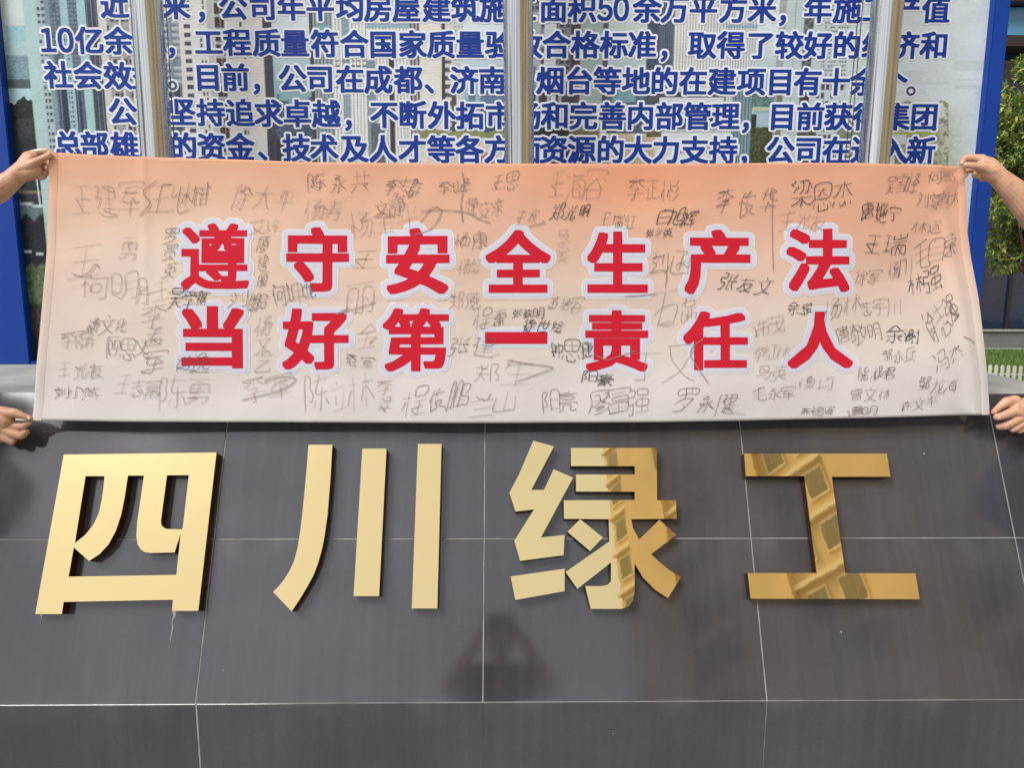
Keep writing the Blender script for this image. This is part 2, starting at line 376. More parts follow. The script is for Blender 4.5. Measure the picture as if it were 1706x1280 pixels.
def thin_grid(m):
    I = m.astype(np.uint8).copy()
    while True:
        ch = False
        for st in (0, 1):
            P = [np.roll(np.roll(I, -dy, 0), -dx, 1) for dx, dy in ((0, -1), (1, -1), (1, 0), (1, 1), (0, 1), (-1, 1), (-1, 0), (-1, -1))]
            B = sum(P); seq = P + [P[0]]; A = sum(((seq[i] == 0) & (seq[i + 1] == 1)).astype(np.uint8) for i in range(8))
            c = (P[0] * P[2] * P[4] == 0) & (P[2] * P[4] * P[6] == 0) if st == 0 else (P[0] * P[2] * P[6] == 0) & (P[0] * P[4] * P[6] == 0)
            k = (I == 1) & (B >= 2) & (B <= 6) & (A == 1) & c
            if k.any(): I[k] = 0; ch = True
        if not ch: return I.astype(bool)
def centre_lines(sk, tol, u):
    pts = set((int(x), int(y)) for y, x in np.argwhere(sk))
    def nb(p):
        x, y = p; r = [(x + a, y + b_) for a, b_ in ((1, 0), (-1, 0), (0, 1), (0, -1)) if (x + a, y + b_) in pts]
        return r + [(x + a, y + b_) for a, b_ in ((1, 1), (-1, 1), (1, -1), (-1, -1)) if (x + a, y + b_) in pts and (x + a, y) not in pts and (x, y + b_) not in pts]
    NB = {p: nb(p) for p in pts}; used = set(); out = []
    for p in sorted(pts, key=lambda p: (len(NB[p]) == 2, p)):
        if len(NB[p]) == 2 and any((p, n) in used for n in NB[p]): continue
        for q in NB[p]:
            if (p, q) in used: continue
            path = [p, q]; used.add((p, q)); used.add((q, p))
            while len(NB[path[-1]]) == 2:
                c = [n for n in NB[path[-1]] if (path[-1], n) not in used]
                if not c: break
                used.add((path[-1], c[0])); used.add((c[0], path[-1])); path.append(c[0])
            if len(path) > 6 * u: out.append(np.array(path, float) / u)
    paths = out
    while True:
        best = None
        for i in range(len(paths)):
            for j in range(i + 1, len(paths)):
                for fi in (0, 1):
                    for fj in (0, 1):
                        A = paths[i] if fi else paths[i][::-1]; B = paths[j] if fj else paths[j][::-1]; g_ = A[-1] - B[0]
                        if g_[0] * g_[0] + g_[1] * g_[1] < 81:
                            da = A[-1] - A[-1 - min(int(14 * u), len(A) - 1)]; db = B[min(int(14 * u), len(B) - 1)] - B[0]; c = float(da @ db) / (math.hypot(*da) * math.hypot(*db) + 1e-9)
                            if c > .85 and (best is None or c > best[0]): best = (c, i, j, A, B)
        if not best: break
        _, i, j, A, B = best; paths = [p for k, p in enumerate(paths) if k not in (i, j)] + [np.vstack([A, B])]
    return [simplify(p, tol) for p in paths if np.hypot(*np.diff(p, axis=0).T).sum() > 12]
BOLD, EDGE, PEN = {}, {}, {}
def printed(ch):
    if ch not in BOLD:
        u = .8; m = fill_grid(font_loops(ch), 205); a = (2, 2) if ch == '。' else (4, 4) if ch in '，、' else (6, 4); b_ = thick_square(m, *a)
        BOLD[ch] = outlines(b_, 1.3, u); EDGE[ch] = outlines(thick_round(b_, 15), 3.0, u)
    return BOLD[ch], EDGE[ch]
def penned(ch):
    if ch not in PEN: PEN[ch] = centre_lines(thin_grid(fill_grid(font_loops(ch), 128)), 4.6, .5)
    return PEN[ch]
HEAVY = {'遵': (6, 5), '第': (8, 6), '责': (9, 7), '一': (14, 17)}
def heavy(ch):
    b_ = thick_square(fill_grid(font_loops(ch), 256), *HEAVY.get(ch, (9, 7))); return outlines(b_, 1.3, 1), outlines(thick_round(b_, 17), 1.6, 1), outlines(thick_round(b_, 25), 2.0, 1)

# ================================================================== THE PLACE
# ground
gm = mesh_obj('ground', [(-250, -250, 0), (250, -250, 0), (250, 250, 0), (-250, 250, 0)], [(0, 1, 2, 3)], M['paving']); tag(gm, kind='structure')

# ---- plinth: sloped polished granite face, short upright face below, pale stone cap
P1 = on_plane(853, 700, (0, 2.29, 1.123), Vector((0, 1, 0))); 
UP = Vector((0, .366, .735)).normalized(); NRM = Vector((0, -.735, .366)).normalized(); SP0 = Vector((0, 2.29, 1.123))
def on_slope(px, py, h=0.0): return on_plane(px, py, SP0 + NRM * h, NRM)
def s_of(P): return (P - SP0).dot(UP)
s_top = s_of(on_slope(853, 655)); s_mid = s_of(on_slope(853, 898)); s_bot = s_of(on_slope(853, 1171))
def slope_pt(x, s, h=0.0): return SP0 * 1.0 + Vector((x, 0, 0)) + UP * s + NRM * h
xj = on_slope(808, 700).x; PW = .8 * 1.0
xj2 = on_slope(1232, 700).x; PW = xj2 - xj
top_y, top_z = slope_pt(0, s_top).y, slope_pt(0, s_top).z
bot_y, bot_z = slope_pt(0, s_bot).y, slope_pt(0, s_bot).z
XL, XR = xj - 4 * PW, 1.87
plinth = empty('granite_plinth', (0, 2.6, 0), 'long dark polished granite sign plinth with a sloping tiled front carrying gold characters', 'plinth')
cap_t = .03
# mortar core: closed wedge set 22 mm behind the tile faces
def core_ring(x):
    a = slope_pt(x, s_top, -.021); b = slope_pt(x, s_bot, -.021)
    return [(x, a.y, top_z - cap_t - .002), (x, b.y + .001, b.z), (x, bot_y + .021, bot_z - .01), (x, bot_y + .021, 0.0), (x, 3.12, 0.0), (x, 3.12, top_z - cap_t - .002)]
cr = core_ring(XL + .03) + core_ring(XR - .03)
mesh_obj('mortar_core', cr, [(0, 1, 2, 3, 4, 5), (11, 10, 9, 8, 7, 6)] + [(i, 6 + i, 6 + (i + 1) % 6, (i + 1) % 6) for i in range(6)], M['core'], plinth)
# grout sheet just behind the tile faces
g0, g1 = slope_pt(0, s_top - .004, -.0015), slope_pt(0, s_bot, -.0015)
def sheet(name, pts, material, parent): return mesh_obj(name, pts, [(0, 1, 2, 3)], material, parent)
mesh_obj('grout', [(XL, g0.y, g0.z), (XR, g0.y, g0.z), (XR, g1.y, g1.z), (XL, g1.y, g1.z), (XR, bot_y + .0015, 0), (XL, bot_y + .0015, 0)], [(0, 1, 2, 3), (3, 2, 4, 5)], M['grout'], plinth)
def tile_from_quad(corners, nrm, thick, parent, name='granite_tile'):
    bm = bmesh.new()
    f = [bm.verts.new(c) for c in corners]; b_ = [bm.verts.new(c - nrm * thick) for c in corners]
    bm.faces.new(f); bm.faces.new(b_[::-1])
    for i in range(4): bm.faces.new((f[i], b_[i], b_[(i + 1) % 4], f[(i + 1) % 4]))
    es = [e for e in bm.edges if e.verts[0] in f and e.verts[1] in f]
    bmesh.ops.bevel(bm, geom=es, offset=.0009, segments=1, affect='EDGES')
    return bm_obj(name, bm, M['granite'], parent)
G = .0014
cols = [xj + PW * i for i in range(-4, 3)]
for ri, (sa, sb) in enumerate(((s_top, s_mid), (s_mid, s_bot))):
    for i, x0 in enumerate(cols):
        x1 = min(x0 + PW, XR)
        if x1 - x0 < .05: continue
        jit = random.uniform(-.0004, .0004)
        c = [slope_pt(x0 + G, sb + G, jit), slope_pt(x1 - G, sb + G, jit), slope_pt(x1 - G, sa - (G if ri else .0), jit), slope_pt(x0 + G, sa - (G if ri else .0), jit)]
        tile_from_quad(c, NRM, .018, plinth)
NV = Vector((0, -1, 0))
for i, x0 in enumerate(cols):
    x1 = min(x0 + PW, XR)
    if x1 - x0 < .05: continue
    dx = random.uniform(-.003, .003)
    tile_from_quad([Vector((x0 + G + dx, bot_y, .004)), Vector((x1 - G + dx, bot_y, .004)), Vector((x1 - G + dx, bot_y, bot_z - G)), Vector((x0 + G + dx, bot_y, bot_z - G))], NV, .018, plinth)
# end face tiles
mesh_obj('end_panel', [(XR, top_y, top_z - cap_t), (XR, bot_y, bot_z), (XR, bot_y, 0), (XR, 3.14, 0), (XR, 3.14, top_z - cap_t)], [(0, 1, 2, 3, 4)], M['granite'], plinth)
# cap slabs
cx = [XL, -2.35, -1.18, -.02, 1.12, XR]
for a, b_ in zip(cx[:-1], cx[1:]):
    bm = bmesh.new(); add_box(bm, a + .0015, b_ - .0015, top_y + .0, 3.14, top_z - cap_t, top_z)
    bmesh.ops.bevel(bm, geom=bm.edges[:], offset=.0015, segments=1, affect='EDGES')
    bm_obj('cap_slab', bm, M['cap'], plinth)

# ---- gold characters standing 45 mm off the slope
def zpts(s, ox, oy, sc_): return [(ox + a / sc_, oy + b / sc_) for a, b in s]
STAND = .034
def gold_piece(parent, outline, holes=(), name='stroke', top=STAND):
    V, Fc, mi = prism(outline, .004, top, lambda x, y, h: tuple(PL(x, y, h)), holes)
    o = mesh_obj(name, V, Fc, None, parent, mats=[M['gold'], M['goldside']], fmat=mi)
    fix_normals(o)
    return o
def PL(x, y, h):                                      # outline measured on the face plane, pushed back square to it
    return on_plane(x, y, SP0 + NRM * STAND, NRM) + NRM * (h - STAND)
def gold_char(cx_, cy_, label):
    p = on_slope(cx_, cy_)
    return empty('gold_character', p, label, 'gold character', 'gold characters fixed to the granite slope')
S1 = (0, 680, 3.369)
g = gold_char(210, 1000, 'gold metal character 四, a wide box with two inner strokes, leftmost on the dark granite slope')
gold_piece(g, zpts([(358,262),(1215,250),(1113,1140),(966,1140),(970,1078),(357,1090),(347,1158),(198,1158)], *S1),
    [zpts([(480,383),(587,383),(580,455),(572,510),(555,590),(525,655),(480,712),(420,760)], *S1),
     zpts([(414,784),(500,860),(560,820),(610,765),(650,690),(680,600),(700,500),(718,380),(808,380),(788,520),(770,640),(765,720),(772,765),(790,795),(815,811),(850,815),(980,812),(1014,705),(990,938),(385,948)], *S1),
     zpts([(937,378),(1060,377),(1026,670),(1022,682),(935,680),(915,670),(905,655),(903,635)], *S1)], 'metal_sheet')
S2 = (400, 700, 3.555)
g = gold_char(600, 1000, 'gold metal character 川 of three separate upright strokes, the first curving left')
gold_piece(g, zpts([(405,147),(546,147),(535,350),(518,560),(500,690),(485,765),(463,845),(435,920),(400,985),(355,1060),(305,1135),(195,1020),(230,985),(265,940),(295,890),(320,835),(340,760),(353,680),(367,570),(380,440),(395,280)], *S2))
gold_piece(g, zpts([(724,170),(867,170),(823,1045),(672,1045)], *S2))
gold_piece(g, zpts([(1053,142),(1193,142),(1168,1118),(1017,1118)], *S2))
S3 = (800, 700, 3.555)
g = gold_char(990, 1000, 'gold metal character 绿, the many stroked one whose left side is a zigzag')
gold_piece(g, zpts([(315,123),(437,157),(303,415),(378,415),(435,292),(550,342),(360,697),(500,682),(494,802),(236,836),(202,717),(318,531),(208,543),(173,432),(230,322)], *S3))
gold_piece(g, zpts([(180,928),(500,882),(500,1015),(208,1068)], *S3))
gold_piece(g, zpts([(537,165),(1048,165),(1048,476),(1160,476),(1165,586),(895,588),(905,640),(942,708),(1062,592),(1163,682),(1012,795),(1060,840),(1120,890),(1190,932),(1113,1056),(1040,1010),(965,935),(915,850),(915,1020),(905,1070),(880,1105),(840,1120),(655,1120),(622,985),(720,985),(755,978),(775,955),(775,845),(576,1001),(506,902),(765,720),(762,588),(497,586),(495,476),(916,474),(916,425),(568,424),(567,323),(916,323),(916,273),(538,273)], *S3), top=STAND - .0015)
gold_piece(g, zpts([(592,589),(727,697),(650,777),(517,663)], *S3))
S4 = (1180, 700, 3.243)
g = gold_char(1380, 1000, 'gold metal character 工, two wide bars joined by one post, rightmost on the slope')
gold_piece(g, zpts([(194,182),(965,182),(984,307),(667,307),(740,828),(1120,830),(1142,970),(228,967),(213,828),(585,828),(518,304),(203,304)], *S4), (), 'metal_sheet')
# lime runs under the first character
def run(pts, w, material, parent, name):
    bm = bmesh.new(); pr = None
    for i, (x, y) in enumerate(pts):
        ww = w[i] if hasattr(w, '__len__') else w
        a, b_ = on_slope(x - ww, y) + NRM * .0012, on_slope(x + ww, y) + NRM * .0012
        cur = (bm.verts.new(a), bm.verts.new(b_))
        if pr: bm.faces.new((pr[0], pr[1], cur[1], cur[0]))
        pr = cur
    return bm_obj(name, bm, material, parent)
run([(290, 1019), (291, 1026), (287, 1036), (288, 1046), (285, 1062), (284, 1070)], [3.2, 2.2, .8, 1.3, .7, .3], M['grout'], plinth, 'lime_run')
run([(69, 1024), (70, 1028), (69, 1034)], [1.6, .9, .3], M['grout'], plinth, 'lime_run')

# ---- notice board
BY = 3.03
def on_board(px, py, h=0.0): return on_plane(px, py, (0, BY - h, 0), Vector((0, 1, 0)))
bxl = on_board(31, 322).x; bxr = on_board(1637, 128).x
bz0 = top_z; bz1 = 3.55
board = empty('notice_board', ((bxl + bxr) / 2, BY, bz0), 'large notice board in a blue frame, blue text printed over a photograph of tower blocks', 'notice board')
frame_r = on_board(1662, 128).x
for nm, d in (('frame_post', (bxl - .27, bxl, BY - .035, BY + .06, bz0, bz1 + .08)), ('frame_post', (bxr, frame_r, BY - .035, BY + .06, bz0, bz1 + .08)),
              ('frame_rail', (bxl, bxr, BY - .033, BY + .058, bz0 + .0, bz0 + .012)), ('frame_rail', (bxl, bxr, BY - .033, BY + .058, bz1, bz1 + .078)), ('back_panel', (bxl, bxr, BY + .01, BY + .055, bz0 + .012, bz1))):
    box_obj(nm, d, M['blue'], board, .003)

def paint(px, py, X, Z):
    n = px.shape; xs = 806 + (px - 806) * 8340 / (8470 - py); y = py
    C = np.empty(n + (3,)); C[:] = (200, 207, 207)
    def hash2(a, b, k=0):
        v = np.sin(a * 12.9898 + b * 78.233 + k * 37.7) * 43758.5453; return v - np.floor(v)
    def soft(wx, wy, k=0):
        u, v = px / wx, py / wy; iu, iv = np.floor(u), np.floor(v); fu, fv = u - iu, v - iv; fu = fu * fu * (3 - 2 * fu); fv = fv * fv * (3 - 2 * fv)
        return (hash2(iu, iv, k) * (1 - fu) + hash2(iu + 1, iv, k) * fu) * (1 - fv) + (hash2(iu, iv + 1, k) * (1 - fu) + hash2(iu + 1, iv + 1, k) * fu) * fv
    def put(mask, col, noise=0, a=1.0):
        col = np.asarray(col, float)
        c = np.broadcast_to(col, n + (3,)) + (noise * (hash2(np.floor(px / 3), np.floor(py / 3), noise) - .5))[..., None] * 2 if noise else np.broadcast_to(col, n + (3,))
        C[mask] = C[mask] * (1 - a) + c[mask] * a
    def R_(x0, x1, y0=-999, y1=999, lean=0): xx = xs - (y - 130) * lean; return (xx >= x0) & (xx < x1) & (y >= y0) & (y < y1)
    def cells(mask, wx, wy, duty, dark, seed=0, a=1, ph=0, lean=0):
        cx_ = np.floor(xs / wx); cy = np.floor((y + ph) / wy); r = hash2(cx_, cy, seed)
        fx = xs / wx - cx_; fy = (y + ph) / wy - cy
        m = mask & (fx > .15) & (fx < .85) & (fy < duty) & (r > .15)
        put(m, dark, 0, a)
    def stripes(mask, per, duty, dark, a=1, ph=0): put(mask & (((xs + ph) / per) % 1 < duty), dark, 0, a)
    fade = np.clip((y + 40) / 200, 0, 1)
    # left edge: hazy city, trees, road
    put(R_(-99, 62, -999, 999), (196, 204, 200)); 
    put(R_(18, 60, 42, 70, .01), (150, 186, 188), 6); put(R_(0, 62, 68, 92), (165, 190, 190), 6); put(R_(0, 70, 92, 132), (118, 146, 150), 14)
    put(R_(0, 70, 132, 147), (74, 88, 90), 8); put(R_(0, 70, 147, 170), (168, 196, 196), 4)
    tr = 168 + 5 * np.sin(px / 9.0) + 2.5 * np.sin(px / 3.7 + 1) + 1.5 * np.sin(px / 1.7)
    put((xs < 82) & (y > tr), (36, 43, 44), 9); put((xs < 100) & (y > 196) & (y < 232) & (xs > 20), (60, 64, 64), 12, .5)
    put((xs < 110) & (y > 296) & (y < 334), (44, 46, 50), 8); put((xs < 110) & (np.abs(y - 318 - (px - 31) * .1) < 2.5), (120, 118, 92))
    put((xs < 110) & (y - (px - 31) * .18 > 336), (94, 108, 110), 12)
    put((xs < 110) & (np.abs(y - (px - 31) * .18 - 337) < 1.8), (190, 205, 205)); put((xs < 110) & (np.abs(px - 64 - (y - 320) * .13) < .9) & (y > 298) & (y < 344), (215, 220, 220))
    put((xs < 120) & (y > 362 + 5 * np.sin(px / 4)), (36, 38, 42), 7); put((xs < 120) & (np.abs(y - 418 - (px - 40) * .2) < 1.6) & (((px - 40) % 20) < 13), (190, 195, 195))
    put((xs < 130) & (y > 442 + 4 * np.sin(px / 3)), (84, 98, 66), 26); put((xs < 140) & (y > 508), (58, 54, 46), 12); put((xs < 140) & (y > 550), (44, 42, 40), 8)
    # columns of towers
    put(R_(50, 77, -999, 999, .01), (166, 190, 186), 2)
    put(R_(70, 100, -999, 999, .01), (164, 178, 180)); cells(R_(72, 84, 0, 999, .01), 7, 11, .5, (70, 80, 84), 1)
    put(R_(84, 100, -999, 999, .01), (126, 140, 146), 10)
    put(R_(92, 138, -999, 999, .01), (80, 92, 106), 12); put(R_(96, 132, 130, 999, .01), (46, 54, 68), 6)
    cells(R_(92, 138, -99, 140, .01), 6, 7, .6, (120, 136, 142), 2, .8); stripes(R_(96, 135, 120, 999, .01), 14, .12, (140, 155, 165), .7)
    put(R_(110, 123, -999, 999, .01), (150, 178, 182), 6); cells(R_(112, 120, 60, 999, .01), 5, 8, .5, (70, 82, 90), 3)
    put(R_(138, 152, -999, 999, .01), (152, 184, 184), 3); put(R_(152, 176, -999, 999, .01), (60, 64, 76), 8); stripes(R_(152, 176, -99, 999), 8, .16, (150, 155, 160), .6)
    put(R_(172, 184, -999, 999, .01), (196, 192, 182), 4); put(R_(184, 236), (150, 146, 140), 14); cells(R_(184, 236, -99, 999), 9, 14, .55, (62, 60, 64), 4); stripes(R_(190, 240), 17, .2, (205, 200, 190))
    put(R_(262, 308), (112, 120, 128), 10); cells(R_(262, 306, -99, 142), 18, 11, .5, (190, 192, 194), 5, .8); put(R_(268, 308, 142, 215), (52, 60, 70), 8)
    stripes(R_(270, 306), 13, .16, (150, 158, 166), .7); put(R_(268, 308, 215, 999), (84, 92, 92), 16)
    put(R_(303, 312), (212, 202, 194)); put(R_(312, 324), (208, 206, 200)); put(R_(311, 322) & (((y + 4) / 14.5) % 1 < .5), (66, 70, 84), 8)
    put(R_(324, 384), (208, 205, 196), 2); cells(R_(337, 346), 9, 9, .72, (66, 60, 60), 7); put(R_(337, 346) & ((y / 50) % 1 > .7), (208, 205, 196)); put(R_(350, 360), (176, 178, 176), 8)
    put(R_(362, 378), (66, 54, 54), 22); put(R_(362, 378) & ((y / 23) % 1 < .2), (170, 170, 168)); stripes(R_(366, 380), 7, .2, (200, 196, 188), .6)
    put(R_(378, 441), (212, 208, 199), 1.5); cells(R_(403, 411), 8, 18, .45, (80, 78, 70), 9); put(R_(441, 456, 20, 999), (68, 64, 76), 3)
    gy = np.clip((y - 60) / 110, 0, 1)[..., None]
    m = R_(456, 522); C[m] = ((1 - gy) * np.array((198, 207, 206)) + gy * np.array((128, 160, 164)))[m]
    put(R_(460, 522, 152, 999) & (hash2(np.floor(xs / 16), 0) * 40 + 150 < y), (84, 104, 112), 14); put(R_(456, 522, 188, 999), (76, 84, 108), 14); put(R_(456, 522, 232, 999), (52, 56, 60), 12)
    put(R_(518, 524), (72, 64, 68)); put(R_(524, 560), (146, 158, 158), 8); stripes(R_(524, 560), 6.2, .3, (70, 74, 80), .75); put(R_(530, 548, 40, 52), (120, 160, 154))
    put(R_(556, 700), (216, 215, 209), 1); stripes(R_(556, 700), 5.6, .26, (120, 116, 110), .8); put(R_(572, 584) & (y > 0), (142, 160, 166), 5); stripes(R_(572, 584), 4, .3, (100, 112, 118), .6)
    put(R_(612, 686, 38, 47), (140, 164, 170)); put(R_(612, 626, 100, 999), (122, 136, 144), 8); put(R_(616, 640, 205, 999), (88, 98, 106), 12); cells(R_(556, 612, 100, 150), 9, 9, .35, (90, 92, 92), 5)
    put(R_(648, 657, 96, 999), (60, 56, 60), 4); put(R_(684, 700), (170, 168, 160)); stripes(R_(684, 700), 6, .45, (62, 56, 58)); 
    put(R_(700, 737), (215, 209, 197), 1); put(R_(736, 742, 30, 999), (70, 58, 64)); put(R_(742, 754), (206, 202, 192)); put(R_(742, 752, 100, 999) & ((y / 14) % 1 < .55), (84, 86, 92), 10)
    put(R_(754, 772), (200, 198, 190)); cells(R_(754, 772), 6, 7, .5, (164, 168, 168), 2); put(R_(752, 760, 150, 999), (80, 70, 62), 12)
    m = R_(772, 845); C[m] = ((1 - gy) * np.array((204, 211, 212)) + gy * np.array((146, 166, 178)))[m]; put(R_(780, 845, 128, 220), (98, 116, 140), 12); put(R_(792, 800, 140, 222), (150, 168, 180)); put(R_(800, 845, 176, 222), (62, 76, 108), 8)
    hy = 213 + np.abs(((px - 690) % 60) - 30) * .25
    put(R_(700, 845) & (y > hy) & (y < 236), (128, 132, 86), 16); put(R_(696, 845, 230, 999), (206, 198, 184), 5); stripes(R_(740, 845, 232, 999), 6, .3, (184, 160, 120), .6); put(R_(795, 828, 254, 999), (178, 84, 70), 30, .7)
    # right half
    put(R_(884, 965), (120, 124, 130), 10); cells(R_(884, 965), 10, 10, .55, (58, 58, 66), 11); put(R_(884, 900, 20, 110), (156, 162, 164)); put(R_(906, 918), (186, 194, 190), 3); put(R_(886, 960, 150, 999), (66, 60, 66), 12); put(R_(918, 926), (196, 198, 194)); stripes(R_(884, 960, 110, 999), 19, .25, (176, 180, 180), .9)
    put(R_(950, 968), (70, 66, 70), 10); put(R_(966, 976), (156, 162, 158)); put(R_(976, 1003), (150, 164, 156), 3); put(R_(1003, 1012, 20, 200), (76, 78, 84), 14)
    m = R_(1012, 1082); C[m] = ((1 - gy) * np.array((190, 199, 190)) + gy * np.array((150, 168, 176)))[m]; put(R_(1012, 1040, -99, 90), (178, 190, 182)); put(R_(1012, 1082, 155, 222), (78, 92, 108), 16); put(R_(1020, 1060, 150, 170), (120, 146, 156), 8)
    put(R_(1076, 1096), (64, 76, 92), 6); put(R_(1094, 1122), (92, 104, 118)); stripes(R_(1094, 1122), 3.6, .5, (58, 66, 84)); put(R_(960, 1100, 222, 999), (188, 172, 146), 10); stripes(R_(985, 1100, 228, 999), 5, .35, (150, 124, 92), .7); put(R_(950, 1000, 212, 232), (108, 100, 70), 22); put(R_(884, 950, 215, 999), (50, 46, 46), 8)
    put(R_(1120, 1216), (212, 210, 205)); stripes(R_(1120, 1216), 5.0, .32, (132, 126, 124), .85); put(R_(1205, 1262, 40, 47), (150, 170, 180)); put(R_(1202, 1260, 47, 999), (205, 205, 202)); stripes(R_(1202, 1262), 4.4, .34, (118, 118, 122), .8)
    put(R_(1082, 1210, 152, 170), (72, 76, 82), 10); put(R_(1100, 1208, 162, 174), (196, 200, 200)); put(R_(1100, 1208, 174, 222), (168, 176, 178), 10); put(R_(1128, 1150, 176, 215), (56, 60, 66), 8); put(R_(1180, 1192, 176, 205), (60, 60, 62))
    put(R_(1095, 1222, 221, 999), (204, 204, 199), 2); put(R_(1080, 1105, 216, 228), (90, 84, 60), 14); put(R_(1222, 1256, 150, 999), (118, 140, 148)); stripes(R_(1222, 1256, 150, 999), 5.6, .35, (62, 78, 84), .8)
    gy2 = np.clip((y - 70) / 90, 0, 1)[..., None]; m = R_(1258, 1296); C[m] = ((1 - gy2) * np.array((202, 210, 206)) + gy2 * np.array((132, 158, 160)))[m]
    put(R_(1256, 1296, 150, 178), (88, 112, 110), 20); put(R_(1256, 1296, 178, 184), (176, 178, 150)); put(R_(1256, 1292, 188, 210), (156, 178, 188)); put(R_(1256, 1264, 190, 216), (40, 48, 46)); put(R_(1256, 1300, 212, 999), (66, 70, 46), 16)
    put(R_(1292, 1304), (150, 154, 150), 3); put(R_(1304, 1336), (178, 190, 186), 2); put(R_(1318, 1320), (150, 160, 158)); put(R_(1296, 1306, 150, 999), (112, 106, 98), 5); put(R_(1334, 1350), (92, 92, 92), 34); put(R_(1334, 1352, 150, 999), (74, 58, 54), 26)
    put(R_(1350, 1414), (184, 192, 190), 3); cells(R_(1366, 1412, -99, 130, -.02), 4.5, 7.2, .45, (92, 96, 96), 13, .8); cells(R_(1362, 1410, 130, 999, -.02), 8, 14, .7, (70, 66, 70), 14); put(R_(1340, 1366, 215, 999), (78, 84, 66), 14)
    put(R_(1410, 1446), (188, 198, 197), 2); put(R_(1400, 1450, 190, 999), (110, 122, 104), 18)
    wv = soft(46, 6, 3)
    put(R_(1450, 1700), (201, 207, 208), 1); put(R_(1450, 1640, 100, 160) & (wv > .6), (190, 198, 196))
    tt = np.clip((y - 162) / 60, 0, 1) * np.clip((1622 - px) / 60, 0, 1)
    m = (px > 1490) & (px < 1640) & (y > 150); nz = (soft(4, 5, 5) * .6 + soft(14, 10, 6) * .4 - .5) * 60; gcol = np.array((150, 154, 122)) + nz[..., None]
    C[m] = (C * (1 - tt[..., None] * .85) + gcol * tt[..., None] * .85)[m]
    put((px > 1490) & (px < 1580) & (y > 176 + 9 * np.sin(px / 9)) & (soft(8, 8, 8) * .6 + soft(3, 3, 9) * .4 > .5), (112, 108, 84), 18, .7); put((px > 1485) & (px < 1510) & (y > 222) & (y < 240), (190, 196, 200)); put((px > 1485) & (px < 1560) & (np.abs(y - 222) < 2.5), (150, 160, 84))
    # printing grain, soft cloudiness and faint floor lines over everything
    C += (hash2(np.floor(px / 1.5), np.floor(py / 1.5), 21)[..., None] - .5) * 10 + (np.sin(px * .05 + 2 * np.sin(py * .03)) * np.sin(py * .06 + px * .01))[..., None] * 4
    C -= ((((py + px * .02) / 5.2) % 1 < .25) & (C.mean(-1) > 120) & (px > 70) & (px < 1450))[..., None] * 7.0
    # red petal logo on the pale wall with the letters after it
    for k in range(-3, 4):
        a = k * .42; dx, dy = px - 1137, py - 256
        u = dx * math.sin(a) - dy * math.cos(a); v = dx * math.cos(a) + dy * math.sin(a)
        put((u > 2) & (u < 13 - abs(k) * 1.2) & (np.abs(v) < 2.1 * np.sin(np.clip((u - 2) / 11, 0, 1) * math.pi) ** .6), (204, 44, 62))
    put((np.abs(px - 1173.5 + (py - 250) * .3) < .9) & (np.abs(py - 250) < 5), (50, 50, 54))
    put((px > 1176) & (px < 1182) & (np.abs(py - 250) < 5) & ((px < 1178) | (np.abs(np.abs(py - 250) - 4.2) < 1) | (np.abs(py - 250) < 1)), (50, 50, 54))
    return (206 - (206 - C) * .98) * (.975, 1.0, 1.03)
xsamp = np.linspace(bxl, bxr, 1080)
zt = lambda py: on_board(853, py).z
zsamp = np.concatenate([np.linspace(zt(612), zt(282), 90), np.linspace(zt(280), zt(-4), 190), np.linspace(zt(-20), bz1, 10)])
zsamp[0] = bz0 + .012
Xg, Zg = np.meshgrid(xsamp, zsamp); Pg = np.stack([Xg, np.full_like(Xg, BY), Zg], -1)
pxg, pyg = project(Pg.reshape(-1, 3)); pxg = pxg.reshape(Xg.shape); pyg = pyg.reshape(Xg.shape)
col = sum(lin(np.clip(paint(pxg + a, np.maximum(pyg, -60) + b_, Xg, Zg), 0, 255)) for a, b_ in ((-.5, -.3), (.1, -.5), (.5, .3), (-.1, .5))) / 4
def grid_obj(name, P, colr, material, parent, smooth=False):
    h, w = P.shape[:2]; me = bpy.data.meshes.new(name); me.vertices.add(h * w); me.vertices.foreach_set('co', P.reshape(-1).astype(np.float32))
    idx = np.arange(h * w).reshape(h, w); q = np.stack([idx[:-1, :-1], idx[:-1, 1:], idx[1:, 1:], idx[1:, :-1]], -1).reshape(-1, 4)
    me.loops.add(q.size); me.loops.foreach_set('vertex_index', q.reshape(-1).astype(np.int32)); me.polygons.add(len(q)); me.polygons.foreach_set('loop_start', np.arange(0, q.size, 4, dtype=np.int32))
    me.polygons.foreach_set('use_smooth', np.full(len(q), smooth)); me.update(calc_edges=True)
    if colr is not None:
        at = me.color_attributes.new('print', 'FLOAT_COLOR', 'POINT'); at.data.foreach_set('color', np.concatenate([colr.reshape(-1, 3), np.ones((h * w, 1))], 1).astype(np.float32).reshape(-1))
    me.materials.append(material); return link(name, me, parent)
grid_obj('printed_photograph', Pg, col, M['poster'], board)

